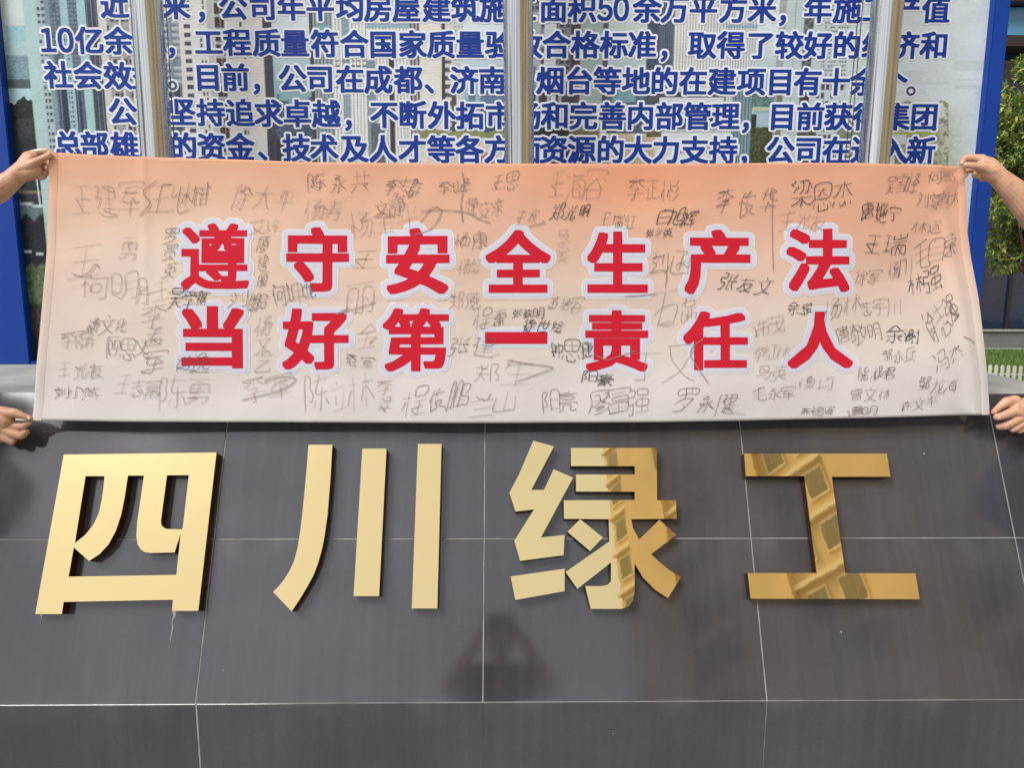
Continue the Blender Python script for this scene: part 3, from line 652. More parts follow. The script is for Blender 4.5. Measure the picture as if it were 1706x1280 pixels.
ROWS = [
 ("近年来，公司年平均房屋建筑施工面积5_余万平方米，年施工产值", [190,240,292,335,388,437,485,533,583,630,677,727,775,822,870,922,970,1008,1035,1078,1125,1172,1222,1270,1305,1363,1412,1461,1510,1560], ((190,7),(677,13),(1560,15))),
 ("1_亿余元，工程质量符合国家质量验收合格标准，取得了较好的经济和", [80,109,149,197,245,285,347,395,444,491,541,590,638,687,735,783,832,880,927,975,1023,1070,1107,1170,1218,1267,1315,1363,1411,1460,1508,1557], ((95,66),(638,73),(1557,75))),
 ("社会效益。目前，公司在成都、济南、烟台等地的在建项目有十余个。", [97,146,196,243,286,346,392,427,487,533,583,630,680,715,773,820,868,917,965,1012,1060,1107,1155,1203,1252,1300,1346,1393,1440,1488,1519], ((97,124),(630,132),(1440,136))),
 ("公司坚持追求卓越，不断外拓市场和完善内部管理，目前获得集团", [204,252,302,351,400,447,495,543,580,640,687,736,783,832,878,925,972,1020,1067,1115,1162,1209,1243,1303,1350,1397,1444,1493,1540], ((204,185),(783,192),(1540,194))),
 ("总部雄厚的资金、技术及人才等各方面资源的大力支持，公司在进入新", [113,157,207,254,305,352,400,437,494,540,590,638,687,735,782,830,878,922,969,1017,1063,1110,1157,1205,1240,1300,1347,1394,1441,1490,1535], ((113,241),(687,248),(1535,250))),
]
def glyph_mesh(loops_px, place):
    pts, tr = fill([l for l in loops_px if len(l) >= 3]); return [place(x, y) for x, y in pts], tr
def face_front(V, Fc, ref):
    out = []
    for f in Fc:
        a, b_, c = (Vector(V[i]) for i in f[:3])
        out.append(f if (b_ - a).cross(c - a).dot(ref) > 0 else f[::-1])
    return out
EM = 48.0
for text, xs_, anch in ROWS:
    text = text.replace('_', '０').replace('5０', '５０').replace('1０', '１０')
    for k, (ch, xc) in enumerate(zip(text, xs_)):
        yc = np.interp(xc, [a[0] for a in anch], [a[1] for a in anch])
        L_, Hh = printed(ch)
        pts = [p for l in L_ for p in l]
        bx = (min(p[0] for p in pts) + max(p[0] for p in pts)) / 2; by = (min(p[1] for p in pts) + max(p[1] for p in pts)) / 2
        em = EM; cx_, cy_ = 168.0, 168.0; ox = oy = 0
        if ch in '，': cx_, cy_, oy = bx, by, 19
        elif ch in '、': cx_, cy_, oy = bx, by, 15
        elif ch in '。': cx_, cy_, oy = bx, by, 15
        elif ch in '１０５': cx_, cy_, em = bx, by, 52
        sc_ = em / 256.0; sx_ = .84 if ch in '１０５' else 1.0
        def pl(x, y, h):
            dx, dy = (x - cx_) * sc_ * sx_, -(y - cy_) * sc_ + oy
            return tuple(on_board(xc + dx + (806 - xc) * dy / 8200.0, yc + dy + dx * .004, h))
        hh = .0008 + .0003 * (k % 2)
        ref = Vector((0, -1, 0))
        v, f = glyph_mesh(L_, lambda x, y: pl(x, y, .0022 + .0002 * (k % 2))); line = mesh_obj('printed_character', v, face_front(v, f, ref), M['ringink' if ch == '。' else 'textblue'], board)
        v, f = glyph_mesh(Hh, lambda x, y: pl(x, y, hh)); mesh_obj('outline', v, face_front(v, f, ref), M['halo'], line)

# ---- three stainless flagpoles standing on the cap in front of the board
def flagpole(x0, x1, Y, label, ropes):
    a, b_ = on_y(x0, 0, Y), on_y(x1, 260, Y); d = (a - b_).normalized(); base = b_ + d * ((top_z - b_.z) / d.z)
    t = empty('flagpole', base, label, 'flagpole', 'stainless flagpoles on the plinth')
    bm = bmesh.new(); tube(bm, [base + d * .012, base + d * 3, base + d * 6, base + d * 8.5], [RP, RP * .985, RP * .85, RP * .7], 96, False); bm_obj('pole', bm, M['steel'], t, True)
    bm = bmesh.new(); tube(bm, [base, base + d * .012], [.11, .11], 48); tube(bm, [base + d * .012, base + d * .05, base + d * .06], [RP + .014, RP + .012, RP + .004], 48); bm_obj('base_flange', bm, M['steel'], t)
    for k in range(6):
        an = k * math.pi / 3; p = base + Vector((math.cos(an) * .088, math.sin(an) * .088, .012)); bm = bmesh.new(); tube(bm, [p, p + Vector((0, 0, .014))], .009, 6); bm_obj('bolt', bm, M['steeldark'], t)
    bm = bmesh.new(); bmesh.ops.create_uvsphere(bm, u_segments=24, v_segments=12, radius=.07, matrix=Matrix.Translation(base + d * 8.55)); bm_obj('finial', bm, M['steel'], t, True)
    for (ax, ay, bx_, by_) in ropes:
        p, q = on_y(ax, ay, Y - RP - .01), on_y(bx_, by_, Y - RP - .01); e = (p - q).normalized()
        lo = q - e * ((q.z - top_z - .35) / e.z); hi = q + e * 5.5
        bm = bmesh.new(); tube(bm, [lo, q, p, hi], .0016, 6); bm_obj('halyard', bm, M['rope'], t)
PY = 2.76; RP = on_y(1478 + 25, 0, PY).x - on_y(1478, 0, PY).x
flagpole(244, 261.5, PY, 'leftmost of three stainless flagpoles, crossing the left part of the printed text', [(277, 20, 291.5, 260)])
flagpole(862.5, 865.5, PY, 'stainless flagpole in the middle, covering the centre of the printed text', [])
flagpole(1479, 1456.5, PY, 'rightmost stainless flagpole, with two thin dark ropes hanging beside it', [(1438, 0, 1415, 265), (1431.5, 0, 1408.5, 265)])

# ---- banner: thin cloth held at its four corners
BT, BB = 2.325, 2.225                                   # distance of top and bottom edge from the camera plane
bz_t, bz_b = on_y(853, 272, BT).z, on_y(853, 703, BB).z
bn = Vector((0, bz_t - bz_b, -(BT - BB))).normalized() * -1
bp0 = Vector((0, BT, bz_t))
def wave(x, s):
    """cloth relief (m, towards the camera); x along, s 0 top .. 1 bottom"""
    w = .0035 * np.sin(x * 3.1 + .6) * (1 - .3 * s) + .0022 * np.sin(x * 7.3 + s * 2.2 + 1) + .0011 * np.sin(x * 15 - s * 3)
    w = w + .003 * np.exp(-((x + 1.07) / .012) ** 2) * np.exp(-(s / .55) ** 2) - .0022 * np.exp(-((s - .535) / .006) ** 2) * np.exp(-((x + .2) / .5) ** 2)
    w = w + .007 * np.exp(-((x - 1.33 - .14 * s) / .022) ** 2) + .005 * np.exp(-((x + 1.36 + .05 * s) / .02) ** 2)
    w = w + .008 * np.sin((x - 1.0) * 9 + s * 6) * np.clip((x - .8) / .6, 0, 1) * (s * .7 + .2) + .006 * np.sin((x + 1.0) * 10 - s * 5) * np.clip((-x - .9) / .6, 0, 1) * s
    for (qx, qs, A_, kk, ph_) in ((-1.47, 0, .0022, 9, .4), (-1.56, 1, .0022, 8, 1.2), (1.45, 0, .0022, 9, 2.2), (1.50, 1, .0022, 8, .1)):
        dx_, ds_ = x - qx, (s - qs) * .78; r_ = math.hypot(dx_, ds_) if not hasattr(dx_, 'shape') else np.hypot(dx_, ds_); th = math.atan2(ds_, abs(dx_) + 1e-6)
        w = w + A_ * math.sin(th * kk + ph_) * math.exp(-r_ / .32) * min(r_ / .06, 1)
    w = w + .0022 * math.sin(x * 2.3 + s * 5.5) + .0016 * math.sin(x * 5.1 - s * 7 + 2) + .0012 * math.sin(x * 11 + s * 9)
    w = w + .006 * np.sin(s * 9 + x * 1.5) * np.clip((s - .78) / .22, 0, 1)
    return w
def on_banner(px, py, h=0.0):
    p = on_plane(px, py, bp0, bn); s = (bz_t - p.z) / (bz_t - bz_b)
    return p + bn * (float(wave(p.x, s)) + h)
TE = ((83, 253), (160, 257.5), (250, 261), (400, 265), (520, 269), (700, 271.5), (853, 273.5), (1000, 273.5), (1150, 273), (1300, 271.5), (1430, 271.5), (1520, 274), (1610, 277))
BE = ((57, 700), (200, 702.5), (400, 703.5), (600, 704.5), (853, 705), (1100, 703.5), (1300, 700), (1450, 696.5), (1560, 693.5), (1651, 691.5))
LE = ((253, 83), (275, 82.5), (330, 81), (421, 77.5), (500, 71.5), (575, 65.5), (640, 60), (700, 57)); RE = ((277, 1610), (300, 1610.5), (376, 1613), (430, 1619), (496, 1629), (560, 1636), (640, 1646), (691.5, 1651))
def interp(tab, v): return float(np.interp(v, [a for a, _ in tab], [b_ for _, b_ in tab]))
def smooth_tab(tab): return tab
def banner_uv(u, v):
    """Coons patch over the outline"""
    tx = 83 + (1610 - 83) * u; bx_ = 57 + (1651 - 57) * u; ty, by_ = interp(TE, tx), interp(BE, bx_)
    ly = 253 + (700 - 253) * v; ry = 277 + (691.5 - 277) * v; lx, rx = interp(LE, ly), interp(RE, ry)
    x = (1 - v) * tx + v * bx_ + (1 - u) * lx + u * rx - ((1 - u) * (1 - v) * 83 + u * (1 - v) * 1610 + (1 - u) * v * 57 + u * v * 1651)
    y = (1 - v) * ty + v * by_ + (1 - u) * ly + u * ry - ((1 - u) * (1 - v) * 253 + u * (1 - v) * 277 + (1 - u) * v * 700 + u * v * 691.5)
    return x, y
def banner_col(px, py):
    t = np.clip((py - 255) / 450, 0, 1)
    xs = np.array([0, .12, .3, .5, .7, .86, 1.0])
    lt = np.stack([np.interp(t, xs, c) for c in ((218, 219, 219, 219, 216, 213, 211), (164, 176, 185, 194, 203, 207, 208), (134, 150, 163, 178, 195, 203, 206))], -1)
    rt = np.stack([np.interp(t, xs, c) for c in ((214, 217, 218, 216, 213, 211, 211), (153, 165, 177, 191, 201, 206, 208), (123, 138, 156, 176, 193, 203, 207))], -1)
    k = np.clip((px - 350) / 550, 0, 1)[..., None]; c = lt * (1 - k) + rt * k
    g_ = np.exp(-((px - 250) / 190) ** 2 - ((py - 420) / 75) ** 2)[..., None]; c = c + g_ * np.array((4, 14, 18))
    g_ = np.exp(-((px - 1050) / 130) ** 2 - ((py - 310) / 70) ** 2)[..., None]; c = c + g_ * np.array((4, -8, -14))
    g_ = np.exp(-((px - 1440) / 120) ** 2 - ((py - 390) / 60) ** 2)[..., None]; c = c + g_ * np.array((0, -8, -12))
    n = (np.sin(px * .043 + 3 * np.sin(py * .017)) + np.sin(py * .061 + px * .011)) * 1.6
    return lin(np.clip(c + n[..., None], 0, 255)) * .83
banner = empty('banner', (0, BT, bz_b), 'long orange to white cloth banner with large red characters, covered in handwritten signatures', 'banner')
NU, NV_ = 330, 96
BP = np.empty((NV_ + 1, NU + 1, 3)); BC = np.empty((NV_ + 1, NU + 1, 2))
for j in range(NV_ + 1):
    for i in range(NU + 1):
        x, y = banner_uv(i / NU, j / NV_); BC[j, i] = (x, y); BP[j, i] = on_banner(x, y)
cl = grid_obj('cloth', BP[::-1], banner_col(BC[..., 0], BC[..., 1])[::-1], M['cloth'], banner, True)
so = cl.modifiers.new('thickness', 'SOLIDIFY'); so.thickness = .0012; so.offset = -1 
# hems: folded edges lying on the front
def hem(u0, u1, v0, v1, nu, nv):
    P = np.empty((nv + 1, nu + 1, 3)); Cc = np.empty((nv + 1, nu + 1, 2))
    for j in range(nv + 1):
        for i in range(nu + 1):
            x, y = banner_uv(u0 + (u1 - u0) * i / nu, v0 + (v1 - v0) * j / nv); Cc[j, i] = (x, y)
            e = math.sin(math.pi * (i / nu if nu < nv else j / nv)) * .0016 + .0004; P[j, i] = on_banner(x, y, e)
    o = grid_obj('hem', P[::-1], banner_col(Cc[..., 0], Cc[..., 1])[::-1] * 1.05, M['hem'], banner, True)
hem(0, .0085, 0, 1, 5, 60); hem(.9915, 1, 0, 1, 5, 60)
# folded corner ties poking past the pinching fingers
def tie(pts, w):
    bm = bmesh.new(); tube(bm, [on_banner(x, y, h) for x, y, h in pts], w, 8); bm_obj('corner_tie', bm, M['white'], banner, True)
tie([(63, 253.5, .016), (72, 253, .014), (82, 252, .004)], [.0028, .0034, .003])
tie([(33, 698, .012), (42, 699, .010), (52, 699.5, .003)], [.004, .0034, .0022])

REDBOX = {'遵': (302,372,415,483), '守': (477,378,581,486), '安': (643,380,749,490), '全': (809,384,917,488), '生': (978,386,1079,488), '产': (1140,383,1250,490), '法': (1310,381,1416,486),
          '当': (303,510,406,614), '好': (470,514,581,616), '第': (638,514,748,619), '一': (808,557,912,573), '责': (975,517,1080,619), '任': (1138,519,1245,617), '人': (1312,519,1421,614)}
def drape(loops_px, h, material, name, parent, step=26):
    flat, tris = fill([l for l in loops_px if len(l) >= 3]); flat = [(x, y, 0) for x, y in flat]
    bm = bmesh.new(); vs = [bm.verts.new(p) for p in flat]
    for t in tris:
        try: bm.faces.new([vs[i] for i in t])
        except ValueError: pass
    xs = [p[0] for p in flat]; ys = [p[1] for p in flat]
    for ax, lo, hi in ((0, min(xs), max(xs)), (1, min(ys), max(ys))):
        c = lo + step
        while c < hi:
            no = Vector((1, 0, 0)) if ax == 0 else Vector((0, 1, 0)); bmesh.ops.bisect_plane(bm, geom=bm.verts[:] + bm.edges[:] + bm.faces[:], plane_co=no * c, plane_no=no); c += step
    for v in bm.verts: v.co = on_banner(v.co.x, v.co.y, h)
    bm.normal_update()
    for f in bm.faces:
        if f.normal.dot(bn) < 0: f.normal_flip()
    me = bpy.data.meshes.new(name); bm.to_mesh(me); bm.free(); me.materials.append(material); return link(name, me, parent)
for k, (ch, (x0, y0, x1, y1)) in enumerate(REDBOX.items()):
    L_, H1, H2 = heavy(ch); xs = [p[0] for l in L_ for p in l]; ys = [p[1] for l in L_ for p in l]
    ax, bx_, ay, by_ = min(xs), max(xs), min(ys), max(ys); sx = (x1 - x0) / (bx_ - ax); sy = (y1 - y0) / (by_ - ay) if ch != '一' else .36
    f = lambda l: [(x0 + (p[0] - ax) * sx, y1 - (p[1] - ay) * sy) for p in l]
    o = drape([f(l) for l in L_], .0021, M['red'], 'printed_character', banner)
    drape([f(l) for l in H1], .0014, M['rhalo'], 'outline', o); drape([f(l) for l in H2], .0007, M['rhalo2'], 'outline', o)

# signatures: text, box, weight 1..3, angle (deg), vertical
SIG = [("王建军",115,305,237,365,1,0,0),("王继雄",250,308,350,352,2,0,0),("徐大平",385,308,492,356,1,2,0),("陈永共",509,284,618,324,2,0,0),("杨涛",508,330,566,362,1,4,0),("艾玲",417,366,466,387,1,-6,0),
("廖建丽",429,394,447,482,2,0,1),("罗贵英",272,378,296,462,2,0,1),("王",116,410,165,458,1,0,0),("勇",196,395,232,440,1,0,0),("何明胜",134,458,280,500,1,0,0),("吴学祺",284,484,347,514,3,0,0),("刘鹏",380,486,446,516,2,0,0),("何坤龙",452,468,528,504,2,-8,0),
("杨文艺",425,526,452,618,1,0,1),("李孟军",236,505,280,622,2,0,1),("杨文化",143,527,215,556,2,0,0),("李磊",99,554,156,582,1,0,0),("顾思义",178,564,250,596,2,0,0),("王光友",93,602,175,630,1,0,0),("刘小燕",90,644,164,664,2,0,0),("王志富",194,630,268,660,1,4,0),
("陈勇",268,626,350,678,1,0,0),("肖逸",293,587,348,618,2,0,0),("李军",402,624,486,672,1,-4,0),("陈立林",510,628,618,684,1,-4,0),("李志群",641,297,702,328,2,3,0),("文静",622,332,674,358,2,0,0),("李峰",728,298,784,325,2,-3,0),("杨金平",580,346,700,392,1,-6,0),
("魏安东",774,330,840,364,1,3,0),("王思",818,288,864,317,2,0,0),("王海容",912,288,1006,334,1,0,0),("王波",857,348,898,377,1,0,0),("郑光明",917,341,984,367,3,0,0),("王瑞红",997,356,1060,380,2,2,0),("李正彬",1044,300,1130,336,2,0,0),("王",586,416,630,446,2,0,0),
("丽",578,470,620,518,1,0,0),("金",592,534,630,578,1,0,0),("范军",571,590,626,616,2,8,0),("杨康",756,386,814,420,2,0,0),("杨红",764,431,804,458,1,0,0),("郑威",746,484,803,520,1,-4,0),("程萧",789,513,846,547,2,0,0),("张骏明",853,514,906,531,3,0,0),("苏艳容",913,494,970,518,2,4,0),
("徐世绘",871,531,940,556,3,5,0),("张建",746,560,826,594,2,0,0),("钟思捷",914,567,990,600,3,3,0),("郑生",784,598,890,640,1,2,0),("李翠",628,632,654,686,1,0,1),("程俊鹏",671,642,784,686,2,-6,0),("兰山",784,656,860,690,2,0,0),("阳亮",902,654,960,688,2,0,0),("阳豪",968,620,1022,642,3,6,0),
("廖富强",983,648,1078,686,2,0,0),("马志兴",926,380,948,440,1,0,1),("白旭辉",1096,350,1158,376,3,0,0),("张少英",1075,380,1119,394,3,0,0),("刘涵",1082,422,1144,458,2,0,0),("李俊华",1190,312,1298,362,2,0,0),("梁恩杰",1318,304,1420,348,3,0,0),("王光友",1299,356,1376,382,1,-2,0),
("唐继宁",1434,336,1502,370,3,0,0),("吴雪峰",1475,292,1530,324,2,-4,0),("何高",1545,283,1591,305,2,4,0),("刘堂林",1525,318,1599,348,2,0,0),("王瑞",1437,386,1512,424,3,0,0),("林运",1521,366,1572,388,2,0,0),("毛自荣",1526,392,1597,436,2,-16,0),("张友文",1198,458,1288,490,3,8,0),
("徐军",1426,450,1470,474,2,0,0),("杨川",1483,432,1520,462,2,0,0),("林强",1514,452,1570,486,3,-16,0),("余俊",1311,503,1356,526,3,0,0),("杨林",1370,490,1438,528,2,-10,0),("石磊",1092,490,1166,545,1,0,0),("许茂",1251,530,1306,558,1,-8,0),("李红林",1253,576,1314,600,1,0,0),("马英",1258,608,1311,632,1,0,0),
("毛永军",1253,646,1325,668,2,-4,0),("杨均",1328,626,1389,650,1,-4,0),("陈建辉",1334,679,1390,694,2,0,0),("谭明",1411,679,1460,692,2,0,0),("曹文林",1415,645,1483,668,2,0,0),("熊淑君",1427,608,1491,634,2,0,0),("唐敬明",1392,538,1471,574,2,-10,0),("志宇川",1434,498,1503,524,1,0,0),
("余谢",1479,545,1532,572,3,6,0),("徐志强",1536,504,1597,552,2,-32,0),("邹永兵",1469,580,1525,602,2,0,0),("冯杰",1550,578,1606,610,2,-22,0),("邹龙海",1526,628,1595,654,2,0,0),("许文平",1498,664,1562,682,2,-6,0),("罗永健",1124,651,1228,688,2,0,0),("丁又",1044,578,1160,636,1,0,0)]
FL = [ # long free flourishes
 [(700,352),(730,350),(775,354),(800,366),(818,372)],[(770,285),(772,310),(768,340),(771,372)],[(1287,318),(1286,360),(1287,420),(1288,452)],[(165,447),(160,440),(150,452),(135,460),(118,455)],[(280,488),(300,485),(330,487),(352,488)],[(845,600),(880,606),(920,612),(905,620),(860,636)],
 [(1040,494),(1070,492),(1095,489)],[(1180,640),(1160,610),(1150,585),(1175,560)],[(820,593),(832,590)],[(1600,560),(1612,566),(1620,572)],[(1080,455),(1108,452),(1108,480)],[(583,512),(560,524),(600,512),(626,503)],[(402,667),(430,660),(470,650),(492,632),(470,628),(440,636)],
 [(880,378),(905,372),(902,368)],[(232,360),(250,340),(240,320),(262,300)],[(1222,688),(1240,690)],[(990,590),(1010,600),(1025,596),(1060,584)],[(690,392),(720,380),(735,352),(720,346),(700,372)]]
def catmull(P, n=4):
    P = np.asarray(P, float)
    if len(P) < 3: return P
    Q = np.vstack([2 * P[0] - P[1], P, 2 * P[-1] - P[-2]]); out = []
    for i in range(1, len(Q) - 2):
        for k in range(n):
            t = k / n; a, b_, c, d = Q[i - 1], Q[i], Q[i + 1], Q[i + 2]
            out.append(.5 * ((2 * b_) + (c - a) * t + (2 * a - 5 * b_ + 4 * c - d) * t * t + (3 * b_ - a - 3 * c + d) * t ** 3))
    out.append(P[-1]); return np.array(out)
def ribbon(P, w, h, V, Fc):
    P = np.asarray(P); n = len(P); T = np.gradient(P, axis=0); T /= (np.hypot(T[:, 0], T[:, 1])[:, None] + 1e-6); Nn = np.stack([-T[:, 1], T[:, 0]], 1)
    b0 = len(V)
    for i in range(n):
        e = .5 * w * (1 if 0 < i < n - 1 else .6) * (1 + .18 * math.sin(i * 1.3 + P[0][0]))
        for sgn in (-1, 1): V.append(tuple(on_banner(P[i][0] + sgn * Nn[i][0] * e, P[i][1] + sgn * Nn[i][1] * e, h)))
    for i in range(n - 1): Fc.append((b0 + 2 * i, b0 + 2 * i + 1, b0 + 2 * i + 3, b0 + 2 * i + 2))
INK = {1: ('ink1', .75), 2: ('ink2', .82), 3: ('ink3', 1.2)}
for si, (txt, x0, y0, x1, y1, wt, ang, vert) in enumerate(SIG):
    V, Fc = [], []; n = len(txt); w, hh = x1 - x0, y1 - y0; mx, my = (x0 + x1) / 2, (y0 + y1) / 2; sh = random.uniform(.02, .34); lay = 0
    ph = random.uniform(0, 6); mname, wid = INK[wt]; ca, sa = math.cos(math.radians(ang)), math.sin(math.radians(ang)); prev = None
    for k, ch in enumerate(txt):
        st = [np.array(l) for l in penned(ch)]
        if not st: continue
        if wt < 3 and len(st) > 7: st = sorted(st, key=lambda l: -np.hypot(*np.diff(l, axis=0).T).sum())[:7 + (len(st) - 7) // 3]
        A = np.vstack(st); lo, hi = A.min(0), A.max(0); ctr = (lo + hi) / 2; ext = np.maximum(hi - lo, 60)
        cw, chh = (w / n, hh) if not vert else (w, hh / n); kx, ky = (.98 if not vert else .95) * cw / max(ext[0], 130), .96 * chh / max(ext[1], 130)
        cxx, cyy = (x0 + cw * (k + .5), my) if not vert else (mx, y0 + chh * (k + .5))
        cyy += random.uniform(-.1, .1) * chh; zz = random.uniform(.72, 1.12); kx *= zz * random.uniform(.9, 1.1); ky *= zz; rot = random.uniform(-.09, .06); big = max(cw, chh)
        st.sort(key=lambda l: (round(-l[:, 1].max() / 60), l[:, 0].min()))
        for q, l in enumerate(st):
            if l[0][0] > l[-1][0] + 8 or (abs(l[0][0] - l[-1][0]) <= 8 and l[0][1] < l[-1][1]): l = l[::-1]
            d = (l - ctr) * (kx, -ky); d = d @ np.array([[math.cos(rot), math.sin(rot)], [-math.sin(rot), math.cos(rot)]]); d[:, 0] += -d[:, 1] * sh; d[:, 1] -= d[:, 0] * .10
            d += .035 * big * np.stack([np.sin(d[:, 1] / big * 7 + ph + q), np.cos(d[:, 0] / big * 6 + ph * 2 + k)], 1) + rng.normal(0, .004 * big, d.shape)
            P = d + (cxx, cyy); 
            if prev is not None and random.random() < (.42 if wt < 3 else .2) and np.hypot(*(prev - P[0])) < .5 * big:
                mid = (prev + P[0]) / 2 + rng.normal(0, .05 * big, 2); P = np.vstack([prev, mid, P])
            prev = P[-1].copy(); P = catmull(P, 4 if big > 20 else 3)
            P = (P - (mx, my)) @ np.array([[ca, sa], [-sa, ca]]) + (mx, my); ribbon(P, wid * (1.0 if big > 24 else .85), .0026 + .00006 * (lay % 14), V, Fc); lay += 1
        if random.random() < .15: prev = None
    mesh_obj('signature', V, face_front(V, Fc, bn), M[mname], banner)
for k, fl in enumerate(FL):
    V, Fc = [], []; ribbon(catmull(fl, 8), 1.3, .0037, V, Fc); mesh_obj('pen_flourish', V, face_front(V, Fc, bn), M['ink1'], banner)

# ---- people: body grown from tapered capsules fused by a voxel remesh
def ball(bm, c, r, sub=2, sx=(1, 1, 1)):
    bmesh.ops.create_icosphere(bm, subdivisions=sub, radius=1, matrix=Matrix.Translation(c) @ Matrix.Diagonal((r * sx[0], r * sx[1], r * sx[2], 1)))
def limb(bm, pts, rad, sub=2, seg=16):
    for i in range(len(pts) - 1):
        a, b_ = Vector(pts[i]), Vector(pts[i + 1]); ra, rb = rad[i], rad[i + 1]; d = (b_ - a)
        if d.length < 1e-6: continue
        ball(bm, a, ra, sub); tube(bm, [a, b_], [ra * .995, rb * .995], seg)
    ball(bm, Vector(pts[-1]), rad[-1], sub)
def fuse(bm, vox, smooth_it, fac=.5):
    me = bpy.data.meshes.new('tmp'); bm.to_mesh(me); bm.free(); o = bpy.data.objects.new('tmp', me); COL.objects.link(o)
    m = o.modifiers.new('r', 'REMESH'); m.mode = 'VOXEL'; m.voxel_size = vox; m.adaptivity = 0
    s = o.modifiers.new('s', 'SMOOTH'); s.iterations = smooth_it; s.factor = fac
    dg = bpy.context.evaluated_depsgraph_get(); out = bpy.data.meshes.new_from_object(o.evaluated_get(dg)); bpy.data.objects.remove(o); bpy.data.meshes.remove(me)
    return out
def skin_obj(name, meshes, material, parent):
    bm = bmesh.new()
    for m in meshes: bm.from_mesh(m); bpy.data.meshes.remove(m)
    me = bpy.data.meshes.new(name); bm.to_mesh(me); bm.free(); me.materials.append(material); me.polygons.foreach_set('use_smooth', [True] * len(me.polygons)); return link(name, me, parent)
def hp(x, y, d, base):                                 # a point of a hand: measured place plus mm towards the viewer
    p = on_plane(x, y, bp0, bn); return p + Vector((0, -1, 0)) * ((d + base) * .001)
PXM = (on_y(863, 400, 2.2) - on_y(862, 400, 2.2)).length
def hand_mesh(chains, base, fingers_only=False):
    bm = bmesh.new(); 
    for ch in chains: limb(bm, [hp(x, y, d, base) for x, y, d, r in ch], [r * PXM for x, y, d, r in ch], 2, 20)
    return fuse(bm, .0014, 3)
def person(name, root, label, hands_chains, base, arms, shoulders, hips, head, face_dir, shirtm, nails=()):
    """arms: list of (shoulder, elbow, wrist, radii); builds body, clothing, hair"""
    t = empty(name, root, label, 'person')
    parts = [hand_mesh(c, base) for c in hands_chains]
    bm = bmesh.new(); neck = (Vector(shoulders[0]) + Vector(shoulders[1])) / 2; pelvis = (Vector(hips[0]) + Vector(hips[1])) / 2; hd = Vector(head); fd = Vector(face_dir).normalized(); side = fd.cross(Vector((0, 0, 1))).normalized()
    limb(bm, [neck - Vector((0, 0, .05)), hd - Vector((0, 0, .09))], [.06, .052]); ball(bm, hd, .1, 3, (.80, .80, 1.12)); ball(bm, hd + fd * .02 - Vector((0, 0, .05)), .068, 3)
    ball(bm, hd + fd * .092 - Vector((0, 0, .012)), .014); limb(bm, [hd + fd * .085 + Vector((0, 0, .015)), hd + fd * .098 - Vector((0, 0, .02))], [.007, .012])
    limb(bm, [hd + fd * .080 + side * .018 - Vector((0, 0, .052)), hd + fd * .080 - side * .018 - Vector((0, 0, .052))], [.007, .007])
    for s_ in (-1, 1): ball(bm, hd + side * s_ * .082 - Vector((0, 0, .01)), .026, 2, (.5, .7, 1.2))
    limb(bm, [neck - Vector((0, 0, .06)), (neck + pelvis) / 2, pelvis], [.085, .085, .09])
    for (sh_, el, wr) in arms: limb(bm, [sh_, el, wr], [.055, .040, .030])
    for k, hpnt in enumerate(hips):
        h0 = Vector(hpnt); kn = h0 + Vector((0, 0, -.43)) + fd * .02; an = Vector((h0.x, h0.y, .09)); limb(bm, [h0, kn, an], [.08, .055, .038]); limb(bm, [an, an + fd * .14 - Vector((0, 0, .045))], [.04, .03])
    parts.append(fuse(bm, .011, 4)); skin_obj('body', parts, M['skin'], t)
    bm = bmesh.new(); limb(bm, [Vector(shoulders[0]), Vector(shoulders[1])], [.075, .075])
    for s_ in (.35, -.35):
        o_ = (Vector(shoulders[0]) - Vector(shoulders[1])) * s_; o2 = (Vector(hips[0]) - Vector(hips[1])) * s_ * 1.4
        limb(bm, [neck + o_ - Vector((0, 0, .05)), (neck + pelvis) / 2 + o_ * .8, pelvis + o2 - Vector((0, 0, .03))], [.125, .115, .125])
    for (sh_, el, wr) in arms: limb(bm, [sh_, Vector(sh_).lerp(Vector(el), .72)], [.072, .060])
    skin_obj('shirt', [fuse(bm, .010, 5)], shirtm, t)
    bm = bmesh.new(); limb(bm, [Vector(hips[0]) + Vector((0, 0, .05)), Vector(hips[1]) + Vector((0, 0, .05))], [.115, .115])
    for hpnt in hips: h0 = Vector(hpnt); limb(bm, [h0, h0 + Vector((0, 0, -.43)) + fd * .02, Vector((h0.x, h0.y, .12))], [.100, .078, .066])
    skin_obj('trousers', [fuse(bm, .011, 5)], M['trousers'], t)
    for hpnt in hips:
        an = Vector((hpnt[0], hpnt[1], .055)); bm = bmesh.new(); limb(bm, [an - fd * .05 - Vector((0, 0, .01)), an + fd * .08 - Vector((0, 0, .015)), an + fd * .17 - Vector((0, 0, .02))], [.044, .043, .032]); skin_obj('shoe', [fuse(bm, .008, 3)], M['shoe'], t)
    bm = bmesh.new(); ball(bm, hd + Vector((0, 0, .025)) - fd * .014, .098, 3, (.90, .90, 1.08)); ball(bm, hd - fd * .045 - Vector((0, 0, .03)), .068, 3); skin_obj('hair', [fuse(bm, .007, 2)], M['hair'], t)
    for s_ in (-1, 1): bm = bmesh.new(); ball(bm, hd + fd * .074 + side * s_ * .031 + Vector((0, 0, .008)), .011, 2); bm_obj('eye', bm, M['eye'], t, True)
